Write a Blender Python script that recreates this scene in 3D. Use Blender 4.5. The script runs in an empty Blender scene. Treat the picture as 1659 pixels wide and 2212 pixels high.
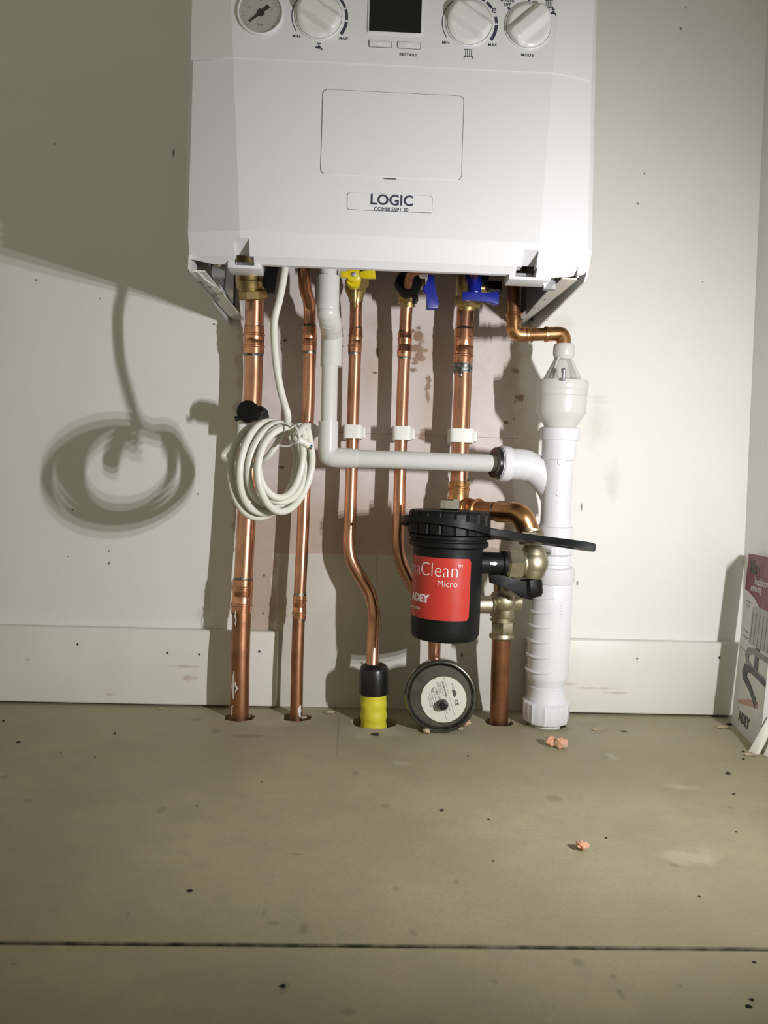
import bpy, bmesh, math, random
from mathutils import Vector, Matrix, noise
random.seed(7)
S = bpy.context.scene
C = S.collection
PI = math.pi

# ------------------------------------------------------------------ camera
F = 1661.0; CX, CY = 829.5, 1106.0
CAM = Vector((0, -1.02, 0.267))
yaw, pit, rol = math.radians(2.06), math.radians(-0.35), math.radians(1.66)
fw = Vector((math.sin(yaw)*math.cos(pit), math.cos(yaw)*math.cos(pit), math.sin(pit)))
r0 = Vector((math.cos(yaw), -math.sin(yaw), 0)); u0 = r0.cross(fw)
rt = r0*math.cos(rol) + u0*math.sin(rol); up = u0*math.cos(rol) - r0*math.sin(rol)
cd = bpy.data.cameras.new('camera'); cam = bpy.data.objects.new('camera', cd); C.objects.link(cam)
cd.sensor_fit = 'HORIZONTAL'; cd.sensor_width = 36; cd.lens = F/1659*36; cd.clip_start = .01
M = Matrix((rt, up, -fw)).transposed().to_4x4(); M.translation = CAM
cam.matrix_world = M; S.camera = cam

def ray(px, py): return fw + rt*((px-CX)/F) - up*((py-CY)/F)
def at(px, py, d):                      # photo direction met at distance d in front of the back wall
    v = ray(px, py); return CAM + v*((-d-CAM.y)/v.y)
def atz(px, py, z=0.0):
    v = ray(px, py); return CAM + v*((z-CAM.z)/v.z)
def pxr(w, p):                          # pixel width -> radius at point p
    return w/2*((p-CAM).dot(fw))/F

# ------------------------------------------------------------------ light
W = bpy.data.worlds.new('world'); S.world = W; W.use_nodes = True
bg = W.node_tree.nodes['Background']; bg.inputs[0].default_value = (0.95, 0.90, 0.69, 1); bg.inputs[1].default_value = 0.33
wn = W.node_tree; wtc = wn.nodes.new('ShaderNodeTexCoord'); wsp = wn.nodes.new('ShaderNodeSeparateXYZ'); wn.links.new(wtc.outputs['Generated'], wsp.inputs[0])
wz = wn.nodes.new('ShaderNodeMapRange'); wz.inputs[1].default_value = .05; wz.inputs[2].default_value = .75; wz.inputs[3].default_value = .46; wz.inputs[4].default_value = .08; wn.links.new(wsp.outputs[2], wz.inputs[0])
wx = wn.nodes.new('ShaderNodeMapRange'); wx.inputs[1].default_value = -1; wx.inputs[2].default_value = 1; wx.inputs[3].default_value = 1.2; wx.inputs[4].default_value = .5; wn.links.new(wsp.outputs[0], wx.inputs[0])
wm = wn.nodes.new('ShaderNodeMath'); wm.operation = 'MULTIPLY'; wn.links.new(wz.outputs[0], wm.inputs[0]); wn.links.new(wx.outputs[0], wm.inputs[1]); wn.links.new(wm.outputs[0], bg.inputs[1])
LAMP = Vector((0.437, -0.785, 0.311)); AIM = Vector((0.02, 0, 0.30))
for i, (dz, e) in enumerate(((-.022, 7.7), (0, 9.4), (.022, 7.7))):
    l = bpy.data.lights.new('torch_led', 'SPOT'); l.energy = e; l.color = (.98, .97, 1.0)
    l.spot_size = math.radians(115); l.spot_blend = 1.0; l.shadow_soft_size = .004
    lo = bpy.data.objects.new('torch_led', l); C.objects.link(lo); lo.location = LAMP + Vector((0, 0, dz))
    lo.rotation_euler = (AIM-lo.location).to_track_quat('-Z', 'Y').to_euler()
S.view_settings.view_transform = 'Standard'; S.view_settings.look = 'None'
S.view_settings.exposure = 0.0; S.view_settings.gamma = 1.0; S.view_settings.use_curve_mapping = False

# ------------------------------------------------------------------ materials
def nd(nt, t, **k):
    n = nt.nodes.new(t)
    for a, b in k.items(): setattr(n, a, b)
    return n
def noise_n(nt, vec, scale, detail=4, rough=.55):
    n = nd(nt, 'ShaderNodeTexNoise'); n.inputs['Scale'].default_value = scale
    n.inputs['Detail'].default_value = detail; n.inputs['Roughness'].default_value = rough
    nt.links.new(vec, n.inputs['Vector']); return n.outputs['Fac']
def mrange(nt, v, a, b, c=0, d=1):
    n = nd(nt, 'ShaderNodeMapRange'); n.clamp = True
    for i, x in enumerate((a, b, c, d)): n.inputs[i+1].default_value = x
    nt.links.new(v, n.inputs[0]); return n.outputs[0]
def mathn(nt, op, a, b):
    n = nd(nt, 'ShaderNodeMath', operation=op)
    for i, x in enumerate((a, b)):
        if isinstance(x, (int, float)): n.inputs[i].default_value = x
        else: nt.links.new(x, n.inputs[i])
    return n.outputs[0]
def mix(nt, f, a, b):
    n = nd(nt, 'ShaderNodeMix', data_type='RGBA')
    if isinstance(f, (int, float)): n.inputs[0].default_value = f
    else: nt.links.new(f, n.inputs[0])
    for s, x in ((6, a), (7, b)):
        if isinstance(x, tuple): n.inputs[s].default_value = (*x[:3], 1)
        else: nt.links.new(x, n.inputs[s])
    return n.outputs[2]
def base(name):
    m = bpy.data.materials.new(name); m.use_nodes = True
    return m, m.node_tree, m.node_tree.nodes['Principled BSDF']
def mat(name, col, rough=.5, metal=0.0, var=.06, scale=60, bump=0.0, sheen=0.0, spec=.5, col2=None, trans=0.0, thr=(.45, .65), coat=0):
    m, nt, b = base(name)
    tc = nd(nt, 'ShaderNodeTexCoord'); f = noise_n(nt, tc.outputs['Object'], scale)
    c2 = col2 or tuple(max(0, c*(1-var*2)) for c in col)
    fac = mrange(nt, f, *thr) if col2 else mrange(nt, f, .3, .75)
    nt.links.new(mix(nt, fac, col, c2), b.inputs['Base Color'])
    b.inputs['Metallic'].default_value = metal
    nt.links.new(mrange(nt, f, .3, .7, rough*.85, min(1, rough*1.2)), b.inputs['Roughness'])
    b.inputs['Specular IOR Level'].default_value = spec
    b.inputs['Transmission Weight'].default_value = trans
    b.inputs['Coat Weight'].default_value = coat
    if bump:
        bn = nd(nt, 'ShaderNodeBump'); bn.inputs['Strength'].default_value = bump; bn.inputs['Distance'].default_value = .001
        nt.links.new(noise_n(nt, tc.outputs['Object'], scale*4), bn.inputs['Height']); nt.links.new(bn.outputs[0], b.inputs['Normal'])
    return m
def ell(nt, pos, c, rad, nz=None, soft=.35, amp=0.6):      # soft-edged blotch of dirt at a place
    s = nd(nt, 'ShaderNodeVectorMath', operation='SUBTRACT'); nt.links.new(pos, s.inputs[0]); s.inputs[1].default_value = c
    k = nd(nt, 'ShaderNodeVectorMath', operation='MULTIPLY'); nt.links.new(s.outputs[0], k.inputs[0]); k.inputs[1].default_value = tuple(1/r if r else 0 for r in rad)
    L = nd(nt, 'ShaderNodeVectorMath', operation='LENGTH'); nt.links.new(k.outputs[0], L.inputs[0])
    v = L.outputs['Value']
    if nz is not None: v = mathn(nt, 'ADD', v, mathn(nt, 'MULTIPLY', mathn(nt, 'SUBTRACT', nz, .5), amp*4))
    return mrange(nt, v, 1+soft, 1-soft)
def allmax(nt, ms):
    o = ms[0]
    for m_ in ms[1:]: o = mathn(nt, 'MAXIMUM', o, m_)
    return o

m_boiler = mat('boiler_white', (.66, .66, .665), .28, var=.01, scale=8)
m_bplastic = mat('fascia_white', (.66, .66, .66), .35, var=.01, scale=8)
m_knob = mat('knob_white', (.68, .68, .66), .22, var=.02, scale=20, coat=.3)
m_navy = mat('print_navy', (.035, .04, .07), .5, var=.02)
m_gap = mat('gap_dark', (.03, .03, .035), .6)
m_screen = mat('screen_black', (.008, .010, .008), .12, var=.02)
m_steel = mat('painted_steel', (.66, .65, .60), .35, var=.03, scale=30)
m_galv = mat('galvanised_steel', (.45, .46, .48), .42, .8, var=.1, scale=25)
m_chrome = mat('chrome', (.72, .70, .66), .16, 1.0, var=.05)
m_copper = mat('copper', (.68, .36, .23), .27, 1.0, scale=28, col2=(.44, .22, .13), thr=(.42, .70), bump=.05)
m_copold = mat('aged_copper', (.46, .22, .115), .42, 1.0, scale=30, col2=(.24, .12, .065), thr=(.42, .68), bump=.12)
m_fit = mat('copper_fitting', (.76, .38, .22), .25, 1.0, scale=45, col2=(.42, .20, .11), thr=(.45, .65), bump=.06)
m_elb = mat('brown_copper_fitting', (.62, .33, .15), .30, 1.0, scale=45, col2=(.36, .18, .08), thr=(.45, .65), bump=.06)
m_solder = mat('solder_grey', (.30, .30, .28), .35, .9, scale=200, col2=(.06, .06, .055), thr=(.4, .6), bump=.4)
m_brass = mat('brass', (.52, .40, .17), .40, 1.0, scale=60, col2=(.38, .28, .11), thr=(.45, .7), bump=.1)
m_nickel = mat('nickel_brass', (.48, .44, .31), .44, 1.0, scale=70, col2=(.42, .37, .25), thr=(.45, .7), bump=.12)
m_black = mat('black_plastic', (.006, .006, .006), .42, var=.1, scale=80, bump=.05, spec=.2)
m_blackm = mat('black_satin', (.007, .0075, .008), .48, var=.1, scale=80, bump=.05, spec=.22)
m_rubber = mat('black_rubber', (.010, .010, .010), .3, var=.1, scale=90, bump=.2)
m_blue = mat('blue_plastic', (.012, .022, .28), .35, var=.08)
m_yel = mat('yellow_plastic', (.70, .56, .01), .35, var=.05)
m_wrap = mat('yellow_tape', (.66, .58, .035), .45, var=.08, scale=50, bump=.2)
m_over = mat('overflow_white', (.70, .70, .66), .30, var=.02, scale=20)
m_pvc = mat('waste_white', (.71, .71, .73), .25, var=.02, scale=20)
m_cable = mat('cable_white', (.66, .65, .56), .38, var=.03, scale=40)
m_clip = mat('clip_white', (.78, .78, .72), .4, var=.03, scale=40)
m_red = mat('label_red', (.50, .038, .025), .35, var=.03)
m_white = mat('print_white', (.80, .78, .74), .45, var=.02)
m_label = mat('label_cream', (.62, .62, .52), .45, var=.04)
m_ink = mat('label_ink', (.07, .07, .06), .6)
m_vess = mat('vessel_metal', (.20, .20, .17), .30, .9, scale=60, col2=(.10, .10, .085), thr=(.4, .7), bump=.12)
m_vdark = mat('vessel_dish', (.13, .125, .105), .42, .7, scale=40, col2=(.07, .067, .055), thr=(.4, .7))
m_brick = mat('crumb_pink', (.66, .33, .20), .9, scale=150, col2=(.48, .36, .25), thr=(.45, .6), bump=.6)
m_crumb = mat('crumb_dark', (.025, .024, .02), .8, var=.2, bump=.5)
m_crumbb = mat('crumb_beige', (.50, .42, .28), .9, scale=150, col2=(.35, .28, .18), bump=.5)
m_card = mat('box_card', (.60, .59, .55), .45, var=.03)
m_boxred = mat('box_red', (.16, .014, .022), .45, var=.03)
m_g1 = mat('print_grey_light', (.40, .40, .39), .5); m_g2 = mat('print_grey_mid', (.20, .20, .20), .5)
m_g3 = mat('print_grey_dark', (.05, .05, .06), .5); m_or = mat('print_orange', (.48, .25, .17), .5)
m_paper = mat('paper', (.78, .76, .66), .7, var=.03)
m_dial = mat('dial_face', (.62, .63, .60), .5, var=.03)
m_dgrey = mat('needle_grey', (.05, .05, .045), .5)
m_green = mat('wire_green', (.05, .25, .08), .5); m_brown = mat('wire_brown', (.12, .05, .02), .5)

# translucent tundish plastic
m_tun, nt, b = base('tundish_plastic')
b.inputs['Base Color'].default_value = (.80, .80, .76, 1); b.inputs['Roughness'].default_value = .32
tr = nd(nt, 'ShaderNodeBsdfTranslucent'); tr.inputs[0].default_value = (.80, .80, .75, 1)
mx = nd(nt, 'ShaderNodeMixShader'); mx.inputs[0].default_value = .35
nt.links.new(b.outputs[0], mx.inputs[1]); nt.links.new(tr.outputs[0], mx.inputs[2]); nt.links.new(mx.outputs[0], nt.nodes['Material Output'].inputs[0])
m_clear, nt, b = base('clear_plastic')
b.inputs['Base Color'].default_value = (.93, .93, .90, 1); b.inputs['Roughness'].default_value = .12; b.inputs['Transmission Weight'].default_value = .75; b.inputs['IOR'].default_value = 1.2
m_glass, nt, b = base('gauge_glass')
b.inputs['Base Color'].default_value = (1, 1, 1, 1); b.inputs['Roughness'].default_value = .02; b.inputs['Transmission Weight'].default_value = 1; b.inputs['IOR'].default_value = 1.1

# ------------------------------------------------------------------ mesh helpers
def rootloc(o):
    while o.parent: o = o.parent
    return o.location.copy()
m_chas = mat('chassis_shaded_grey', (.13, .135, .145), .45, var=.05, scale=20)  # galvanised chassis steel, with the shade of the hollow put into its grey
def finish(me, ang=35):
    me.shade_smooth(); me.set_sharp_from_angle(angle=math.radians(ang))
def mk(name, bm, m, parent=None, ang=35, origin=None, label=None):
    bmesh.ops.recalc_face_normals(bm, faces=bm.faces[:])
    L = rootloc(parent) if parent else (Vector(origin) if origin else Vector((0, 0, 0)))
    bmesh.ops.translate(bm, vec=-L, verts=bm.verts[:])
    me = bpy.data.meshes.new(name); bm.to_mesh(me); bm.free(); finish(me, ang)
    o = bpy.data.objects.new(name, me); C.objects.link(o)
    for q in (m if isinstance(m, (list, tuple)) else [m]): me.materials.append(q)
    if parent: o.parent = parent
    else: o.location = L
    if label: o['label'] = label
    return o
def thing(name, label, cat, loc, group=None):
    o = bpy.data.objects.new(name, None); C.objects.link(o); o.empty_display_size = .02
    o.location = loc; o['label'] = label; o['category'] = cat
    if group: o['group'] = group
    return o
def tag(o, label, cat, group=None):
    o['label'] = label; o['category'] = cat
    if group: o['group'] = group
    return o
def BM(): return bmesh.new()
def frame(ax):
    ax = ax.normalized(); a = Vector((0, 0, 1)) if abs(ax.z) < .9 else Vector((1, 0, 0))
    u = a.cross(ax).normalized(); return u, ax.cross(u).normalized(), ax
def lathe(bm, prof, p0, ax, segs=40, ph=0.0, ridge=None):
    u, v, ax = frame(Vector(ax)); p0 = Vector(p0); rings = []
    for j, (r, t) in enumerate(prof):
        if r < 1e-7: rings.append([bm.verts.new(p0+ax*t)]); continue
        row = []
        for i in range(segs):
            a = 2*PI*i/segs+ph; rr = r*(ridge(i, j) if ridge else 1)
            row.append(bm.verts.new(p0+ax*t+(u*math.cos(a)+v*math.sin(a))*rr))
        rings.append(row)
    for A, B in zip(rings, rings[1:]):
        if len(A) == 1 and len(B) == 1: continue
        for i in range(segs):
            k = (i+1) % segs
            if len(A) == 1: bm.faces.new((A[0], B[i], B[k]))
            elif len(B) == 1: bm.faces.new((A[i], B[0], A[k]))
            else: bm.faces.new((A[i], B[i], B[k], A[k]))
    for R_ in (rings[0], rings[-1]):
        if len(R_) > 2 and prof[0] != prof[-1]: bm.faces.new(R_)
    return bm
def tube(bm, pts, rad, segs=20, closed=False):
    pts = [Vector(p) for p in pts]; n = len(pts)
    T = []
    for i in range(n):
        a = pts[(i-1) % n] if closed or i > 0 else pts[i]; c = pts[(i+1) % n] if closed or i < n-1 else pts[i]
        T.append((c-a).normalized())
    u, v, _ = frame(T[0]); rows = []
    for i in range(n):
        u = (u - T[i]*u.dot(T[i])).normalized(); v = T[i].cross(u)
        r = rad[i] if isinstance(rad, (list, tuple)) else rad
        rows.append([bm.verts.new(pts[i]+(u*math.cos(2*PI*k/segs)+v*math.sin(2*PI*k/segs))*r) for k in range(segs)])
    for i in range(n if closed else n-1):
        A, B = rows[i], rows[(i+1) % n]
        for k in range(segs): bm.faces.new((A[k], A[(k+1) % segs], B[(k+1) % segs], B[k]))
    if not closed: bm.faces.new(rows[0]); bm.faces.new(rows[-1])
    return bm
def fillet(pts, R=.02, n=8):
    pts = [Vector(p) for p in pts]; out = [pts[0]]
    for i in range(1, len(pts)-1):
        a, b_, c = pts[i-1], pts[i], pts[i+1]
        d1 = (a-b_).normalized(); d2 = (c-b_).normalized(); ang = d1.angle(d2)
        if ang > PI-.02: out.append(b_); continue
        t = min(R/math.tan(ang/2), (a-b_).length*.49, (c-b_).length*.49)
        s, e = b_+d1*t, b_+d2*t
        for k in range(n+1):
            q = k/n; out.append(s*(1-q)**2+b_*2*q*(1-q)+e*q*q)
    out.append(pts[-1]); return out
def smooth(pts, n=6, closed=False):
    P = [Vector(p) for p in pts]; out = []; N = len(P)
    for i in range(N if closed else N-1):
        g = (lambda k: P[k % N]) if closed else (lambda k: P[max(0, min(N-1, k))])
        a, b_, c, d = g(i-1), g(i), g(i+1), g(i+2)
        for k in range(n):
            t = k/n; out.append(.5*((2*b_)+(c-a)*t+(2*a-5*b_+4*c-d)*t*t+(3*b_-a-3*c+d)*t**3))
    if not closed: out.append(P[-1])
    return out
def box(bm, lo, hi, bev=0.0, seg=2):
    lo, hi = Vector(lo), Vector(hi)
    r = bmesh.ops.create_cube(bm, size=1.0); vs = r['verts']
    for v in vs: v.co = Vector([lo[i] if v.co[i] < 0 else hi[i] for i in range(3)])
    if bev:
        es = list({e for v in vs for e in v.link_edges})
        bmesh.ops.bevel(bm, geom=es, offset=bev, segments=seg, profile=.5, affect='EDGES', clamp_overlap=True)
    return bm
def prism(bm, poly, h, org, ex, ey, ez, bev=0.0):       # polygon in (ex,ey), extruded along ez by h
    org, ex, ey, ez = Vector(org), Vector(ex), Vector(ey), Vector(ez)
    A = [bm.verts.new(org+ex*x+ey*y) for x, y in poly]; B = [bm.verts.new(org+ex*x+ey*y+ez*h) for x, y in poly]
    n = len(poly); f1 = bm.faces.new(A); f2 = bm.faces.new(B)
    fs = [bm.faces.new((A[i], A[(i+1) % n], B[(i+1) % n], B[i])) for i in range(n)]
    if bev:
        es = [e for e in f2.edges]
        bmesh.ops.bevel(bm, geom=es, offset=bev, segments=2, profile=.5, affect='EDGES', clamp_overlap=True)
    return bm
def rrect(w, h, r, n=5):
    o = []
    for cx, cy, a0 in ((w/2-r, h/2-r, 0), (-w/2+r, h/2-r, PI/2), (-w/2+r, -h/2+r, PI), (w/2-r, -h/2+r, 1.5*PI)):
        for k in range(n+1):
            a = a0+PI/2*k/n; o.append((cx+r*math.cos(a), cy+r*math.sin(a)))
    return o
def hexa(bm, p0, ax, r, h, segs=6, ph=0.0, ch=.12):
    return lathe(bm, [(0, 0), (r*(1-ch), 0), (r, h*.14), (r, h*.86), (r*(1-ch), h), (0, h)], p0, ax, segs, ph)
def boolean(o, cutters, op='DIFFERENCE', ang=30):
    for c in cutters:
        md = o.modifiers.new('b', 'BOOLEAN'); md.operation = op; md.solver = 'EXACT'; md.object = c
    dg = bpy.context.evaluated_depsgraph_get(); dg.update()
    me = bpy.data.meshes.new_from_object(o.evaluated_get(dg)); o.modifiers.clear(); o.data = me
    for c in cutters: bpy.data.objects.remove(c, do_unlink=True)
    finish(me, ang)
def cutter(bm): return mk('cutter', bm, m_gap)
def textmesh(s, size, ext=.0002, off=0.0, spacing=1.0, align='CENTER'):
    cu = bpy.data.curves.new('t', 'FONT'); cu.body = s; cu.size = size; cu.extrude = ext; cu.offset = off
    cu.align_x = align; cu.space_character = spacing; cu.resolution_u = 3
    o = bpy.data.objects.new('t', cu); C.objects.link(o)
    dg = bpy.context.evaluated_depsgraph_get(); dg.update()
    me = bpy.data.meshes.new_from_object(o.evaluated_get(dg)); bpy.data.objects.remove(o, do_unlink=True)
    bm = BM(); bm.from_mesh(me); bpy.data.meshes.remove(me); return bm
def text(s, size, org, m, parent, ex=(1, 0, 0), ey=(0, 0, 1), ez=(0, -1, 0), name='lettering', sx=1.0, **k):
    bm = textmesh(s, size, **k); org, ex, ey, ez = Vector(org), Vector(ex), Vector(ey), Vector(ez)
    for v in bm.verts: x, y, z = v.co; v.co = org+ex*x*sx+ey*y+ez*z
    return mk(name, bm, m, parent)
# lathe whose axis runs between two photo points; profile rows are (photo y, width in px)
def lpx(bm, a, b_, rows, segs=48, ridge=None, capmode=True, ph=0.0):
    A, B = at(*a), at(*b_); ax = B-A; prof = []
    for y, w in rows:
        t = (y-a[1])/(b_[1]-a[1]); p = A+ax*t; prof.append((pxr(w, p), t*ax.length))
    prof = [(0, prof[0][1])]+prof+[(0, prof[-1][1])]
    return lathe(bm, prof, A, ax, segs, ph, ridge)

# ------------------------------------------------------------------ setting
RW = at(1600, 1380, 0).x
def struct(o): o['kind'] = 'structure'; return o

m_wall, nt, b = base('wall_paint')
geo = nd(nt, 'ShaderNodeNewGeometry'); pos = geo.outputs['Position']
sep = nd(nt, 'ShaderNodeSeparateXYZ'); nt.links.new(pos, sep.inputs[0])
nz = noise_n(nt, pos, 9, 5); nzf = noise_n(nt, pos, 45, 5); nzg = noise_n(nt, pos, 160, 3)
x_ = mathn(nt, 'ADD', sep.outputs[0], mathn(nt, 'MULTIPLY', mathn(nt, 'SUBTRACT', nzf, .5), .03))
z_ = mathn(nt, 'ADD', sep.outputs[2], mathn(nt, 'MULTIPLY', mathn(nt, 'SUBTRACT', nz, .5), .008))
xl, xr = at(512, 900, 0).x, at(1118, 850, 0).x
zt, zb, zb2 = .66, at(800, 1150, 0).z, at(800, 1200, 0).z
inx = mathn(nt, 'MULTIPLY', mrange(nt, x_, xl-.002, xl+.002), mrange(nt, x_, xr+.003, xr-.003))
pink = mathn(nt, 'MULTIPLY', inx, mrange(nt, z_, zb2-.001, zb2+.001))
px2 = mathn(nt, 'MULTIPLY', mrange(nt, x_, at(515, 1300, 0).x-.002, at(515, 1300, 0).x+.002), mrange(nt, x_, at(590, 1300, 0).x+.003, at(590, 1300, 0).x-.003))
pink = mathn(nt, 'MAXIMUM', pink, px2)
paint = mix(nt, mrange(nt, nz, .3, .7), (.79, .775, .72), (.76, .745, .69))
plas = mix(nt, mrange(nt, nzf, .35, .7), (.66, .585, .555), (.57, .50, .465))
tan = mix(nt, mrange(nt, nzf, .3, .7), (.47, .355, .265), (.42, .31, .23))
lowg = mix(nt, mrange(nt, nz, .35, .7), (.60, .58, .50), (.52, .50, .43))
tanm = mathn(nt, 'MULTIPLY', pink, mrange(nt, z_, at(800, 1075, 0).z+.03, at(800, 1120, 0).z))
col = mix(nt, mathn(nt, 'MULTIPLY', pink, .85), paint, plas); col = mix(nt, mathn(nt, 'MULTIPLY', tanm, .75), col, tan)
lowm = mathn(nt, 'MULTIPLY', mathn(nt, 'MULTIPLY', mrange(nt, sep.outputs[0], at(600, 1300, 0).x-.001, at(600, 1300, 0).x+.001), mrange(nt, sep.outputs[0], at(1155, 1400, 0).x+.001, at(1155, 1400, 0).x-.001)), mrange(nt, z_, zb2+.001, zb2-.001))
col = mix(nt, lowm, col, lowg)
# brown drips, splashes and damp marks on the plaster
br = [(905, 728, 9, 20), (898, 752, 16, 9), (905, 772, 12, 12), (893, 800, 8, 5), (926, 830, 6, 18), (924, 856, 4, 14), (913, 938, 6, 15), (1112, 800, 8, 5), (1122, 862, 10, 9), (1094, 913, 4, 3), (1110, 905, 3, 3), (892, 715, 4, 4), (921, 757, 4, 4), (895, 785, 5, 3), (617, 735, 5, 3), (545, 718, 9, 4)]
nzh = noise_n(nt, pos, 110, 4)
def mk_ell(L, nzx=None, **k):
    ms = []
    for x, y, rx, ry in L:
        p = at(x, y, 0); s = 1.02/F; ms.append(ell(nt, pos, tuple(p), (rx*s, 10, ry*s), nzx or nzf, **k))
    return allmax(nt, ms)
col = mix(nt, mathn(nt, 'MULTIPLY', mk_ell(br, nzh, soft=.25, amp=.9), .9), col, (.20, .105, .055))
lt = [(930, 760, 40, 50), (930, 880, 30, 80), (1105, 800, 22, 70), (1120, 900, 18, 60), (800, 800, 25, 60), (1130, 960, 30, 40), (600, 1290, 20, 60), (810, 700, 20, 20)]
col = mix(nt, mathn(nt, 'MULTIPLY', mk_ell(lt, soft=.8, amp=.5), .45), col, (.42, .30, .18))
dk = [(117, 311, 2, 3), (375, 330, 3, 9), (78, 605, 3, 2), (216, 645, 1.5, 1.5), (235, 1190, 2, 2), (235, 1217, 3, 3), (146, 1202, 1.5, 1.5), (157, 1101, 2, 2), (428, 1067, 2, 2), (1392, 375, 2, 2), (1378, 440, 2, 3), (1471, 62, 3, 2.5), (1481, 17, 1.5, 1.5), (1518, 609, 1.5, 1.5), (608, 1009, 6, 3), (1247, 1260, 2, 5), (1256, 1095, 2, 8), (760, 730, 3, 2), (815, 760, 4, 9), (810, 805, 5, 3), (775, 745, 5, 2), (750, 1440, 0, 0), (782, 1433, 3, 3), (998, 1415, 3, 6), (570, 1243, 3, 3), (568, 1325, 2, 3), (462, 700, 3, 2)]
col = mix(nt, mathn(nt, 'MULTIPLY', mk_ell([d for d in dk if d[2]], soft=.3, amp=.25), .8), col, (.09, .08, .065))
sm = [(1300, 868, 22, 5), (1290, 858, 16, 4), (1320, 1030, 14, 22), (1290, 920, 20, 40), (1325, 1060, 10, 14), (445, 1290, 8, 30), (430, 1325, 8, 12), (1215, 700, 22, 12), (1450, 1385, 10, 4), (820, 755, 6, 20)]
col = mix(nt, mathn(nt, 'MULTIPLY', mk_ell(sm, soft=.7, amp=.9), .25), col, (.42, .36, .25))
# board joints
def seam(z, x0, x1, w=.0007):
    a = mathn(nt, 'MULTIPLY', mrange(nt, sep.outputs[2], z-w, z), mrange(nt, sep.outputs[2], z+w, z))
    return mathn(nt, 'MULTIPLY', a, mathn(nt, 'MULTIPLY', mrange(nt, sep.outputs[0], x0, x0+.001), mrange(nt, sep.outputs[0], x1, x1-.001)))
sz = seam(at(900, 940, 0).z, at(690, 940, 0).x, at(1120, 940, 0).x)
sz2 = seam(at(950, 1045, 0).z, at(690, 940, 0).x, at(1120, 940, 0).x, .0009)
col = mix(nt, mathn(nt, 'MULTIPLY', sz, .7), col, (.16, .11, .07)); col = mix(nt, mathn(nt, 'MULTIPLY', sz2, .4), col, (.70, .62, .52))
def vseam(x, z1, w=.0007):
    a = mathn(nt, 'MULTIPLY', mrange(nt, sep.outputs[0], x-w, x), mrange(nt, sep.outputs[0], x+w, x))
    return mathn(nt, 'MULTIPLY', a, mrange(nt, sep.outputs[2], z1, z1-.001))
for px in (808, 983): col = mix(nt, mathn(nt, 'MULTIPLY', vseam(at(px, 1400, 0).x, zb2), .55), col, (.16, .14, .10))
nt.links.new(col, b.inputs['Base Color']); b.inputs['Roughness'].default_value = .55; b.inputs['Specular IOR Level'].default_value = .3
bn = nd(nt, 'ShaderNodeBump'); bn.inputs['Strength'].default_value = .12; bn.inputs['Distance'].default_value = .002
nt.links.new(nzg, bn.inputs['Height']); nt.links.new(bn.outputs[0], b.inputs['Normal'])
m_side = mat('side_wall_paint', (.78, .77, .73), .6, var=.02, scale=10, bump=.05)
m_skirt, nt, b = base('skirting_paint')
geo = nd(nt, 'ShaderNodeNewGeometry'); pos = geo.outputs['Position']; nz = noise_n(nt, pos, 12, 4); nzf = noise_n(nt, pos, 90, 4)
col = mix(nt, mrange(nt, nz, .3, .7), (.74, .72, .64), (.69, .67, .59))
dots = [(167, 1392, 2, 2.5), (361, 1411, 2.5, 2.5), (430, 1414, 3, 2.5), (560, 1408, 3, 3), (1377, 1423, 2, 2), (1555, 1421, 2.5, 3), (1360, 1545, 4, 2)]
ms = []
for x, y, rx, ry in dots:
    p = at(x, y, .016); s = 1.0/F; ms.append(ell(nt, pos, tuple(p), (rx*s, 10, ry*s), nzf, soft=.25, amp=.2))
col = mix(nt, allmax(nt, ms), col, (.035, .03, .025))
ms = []
for x, y, rx, ry in [(405, 1465, 14, 4), (400, 1440, 22, 2), (1290, 1487, 30, 2), (1330, 1497, 25, 1.5), (1225, 1478, 14, 3), (235, 1500, 6, 3), (60, 1425, 3, 2)]:
    p = at(x, y, .016); s = 1.0/F; ms.append(ell(nt, pos, tuple(p), (rx*s, 10, ry*s), nzf, soft=.5, amp=.9))
col = mix(nt, mathn(nt, 'MULTIPLY', allmax(nt, ms), .45), col, (.36, .24, .18))
nt.links.new(col, b.inputs['Base Color']); b.inputs['Roughness'].default_value = .42

m_floor, nt, b = base('chipboard_dusty')
geo = nd(nt, 'ShaderNodeNewGeometry'); pos = geo.outputs['Position']; nz = noise_n(nt, pos, 5, 6); nzf = noise_n(nt, pos, 40, 6); nzg = noise_n(nt, pos, 260, 3)
col = mix(nt, mrange(nt, nz, .32, .66), (.425, .385, .235), (.315, .288, .178))
col = mix(nt, mathn(nt, 'MULTIPLY', mrange(nt, nzf, .45, .75), .45), col, (.33, .30, .215))
col = mix(nt, mathn(nt, 'MULTIPLY', mrange(nt, nzg, .3, .8), .18), col, (.22, .19, .13))
sepf = nd(nt, 'ShaderNodeSeparateXYZ'); nt.links.new(pos, sepf.inputs[0])
dust = mathn(nt, 'MULTIPLY', mrange(nt, sepf.outputs[1], -.20, -.04), mrange(nt, nzf, .3, .6))
col = mix(nt, mathn(nt, 'MULTIPLY', dust, .35), col, (.46, .43, .36))
ms = []
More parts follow.
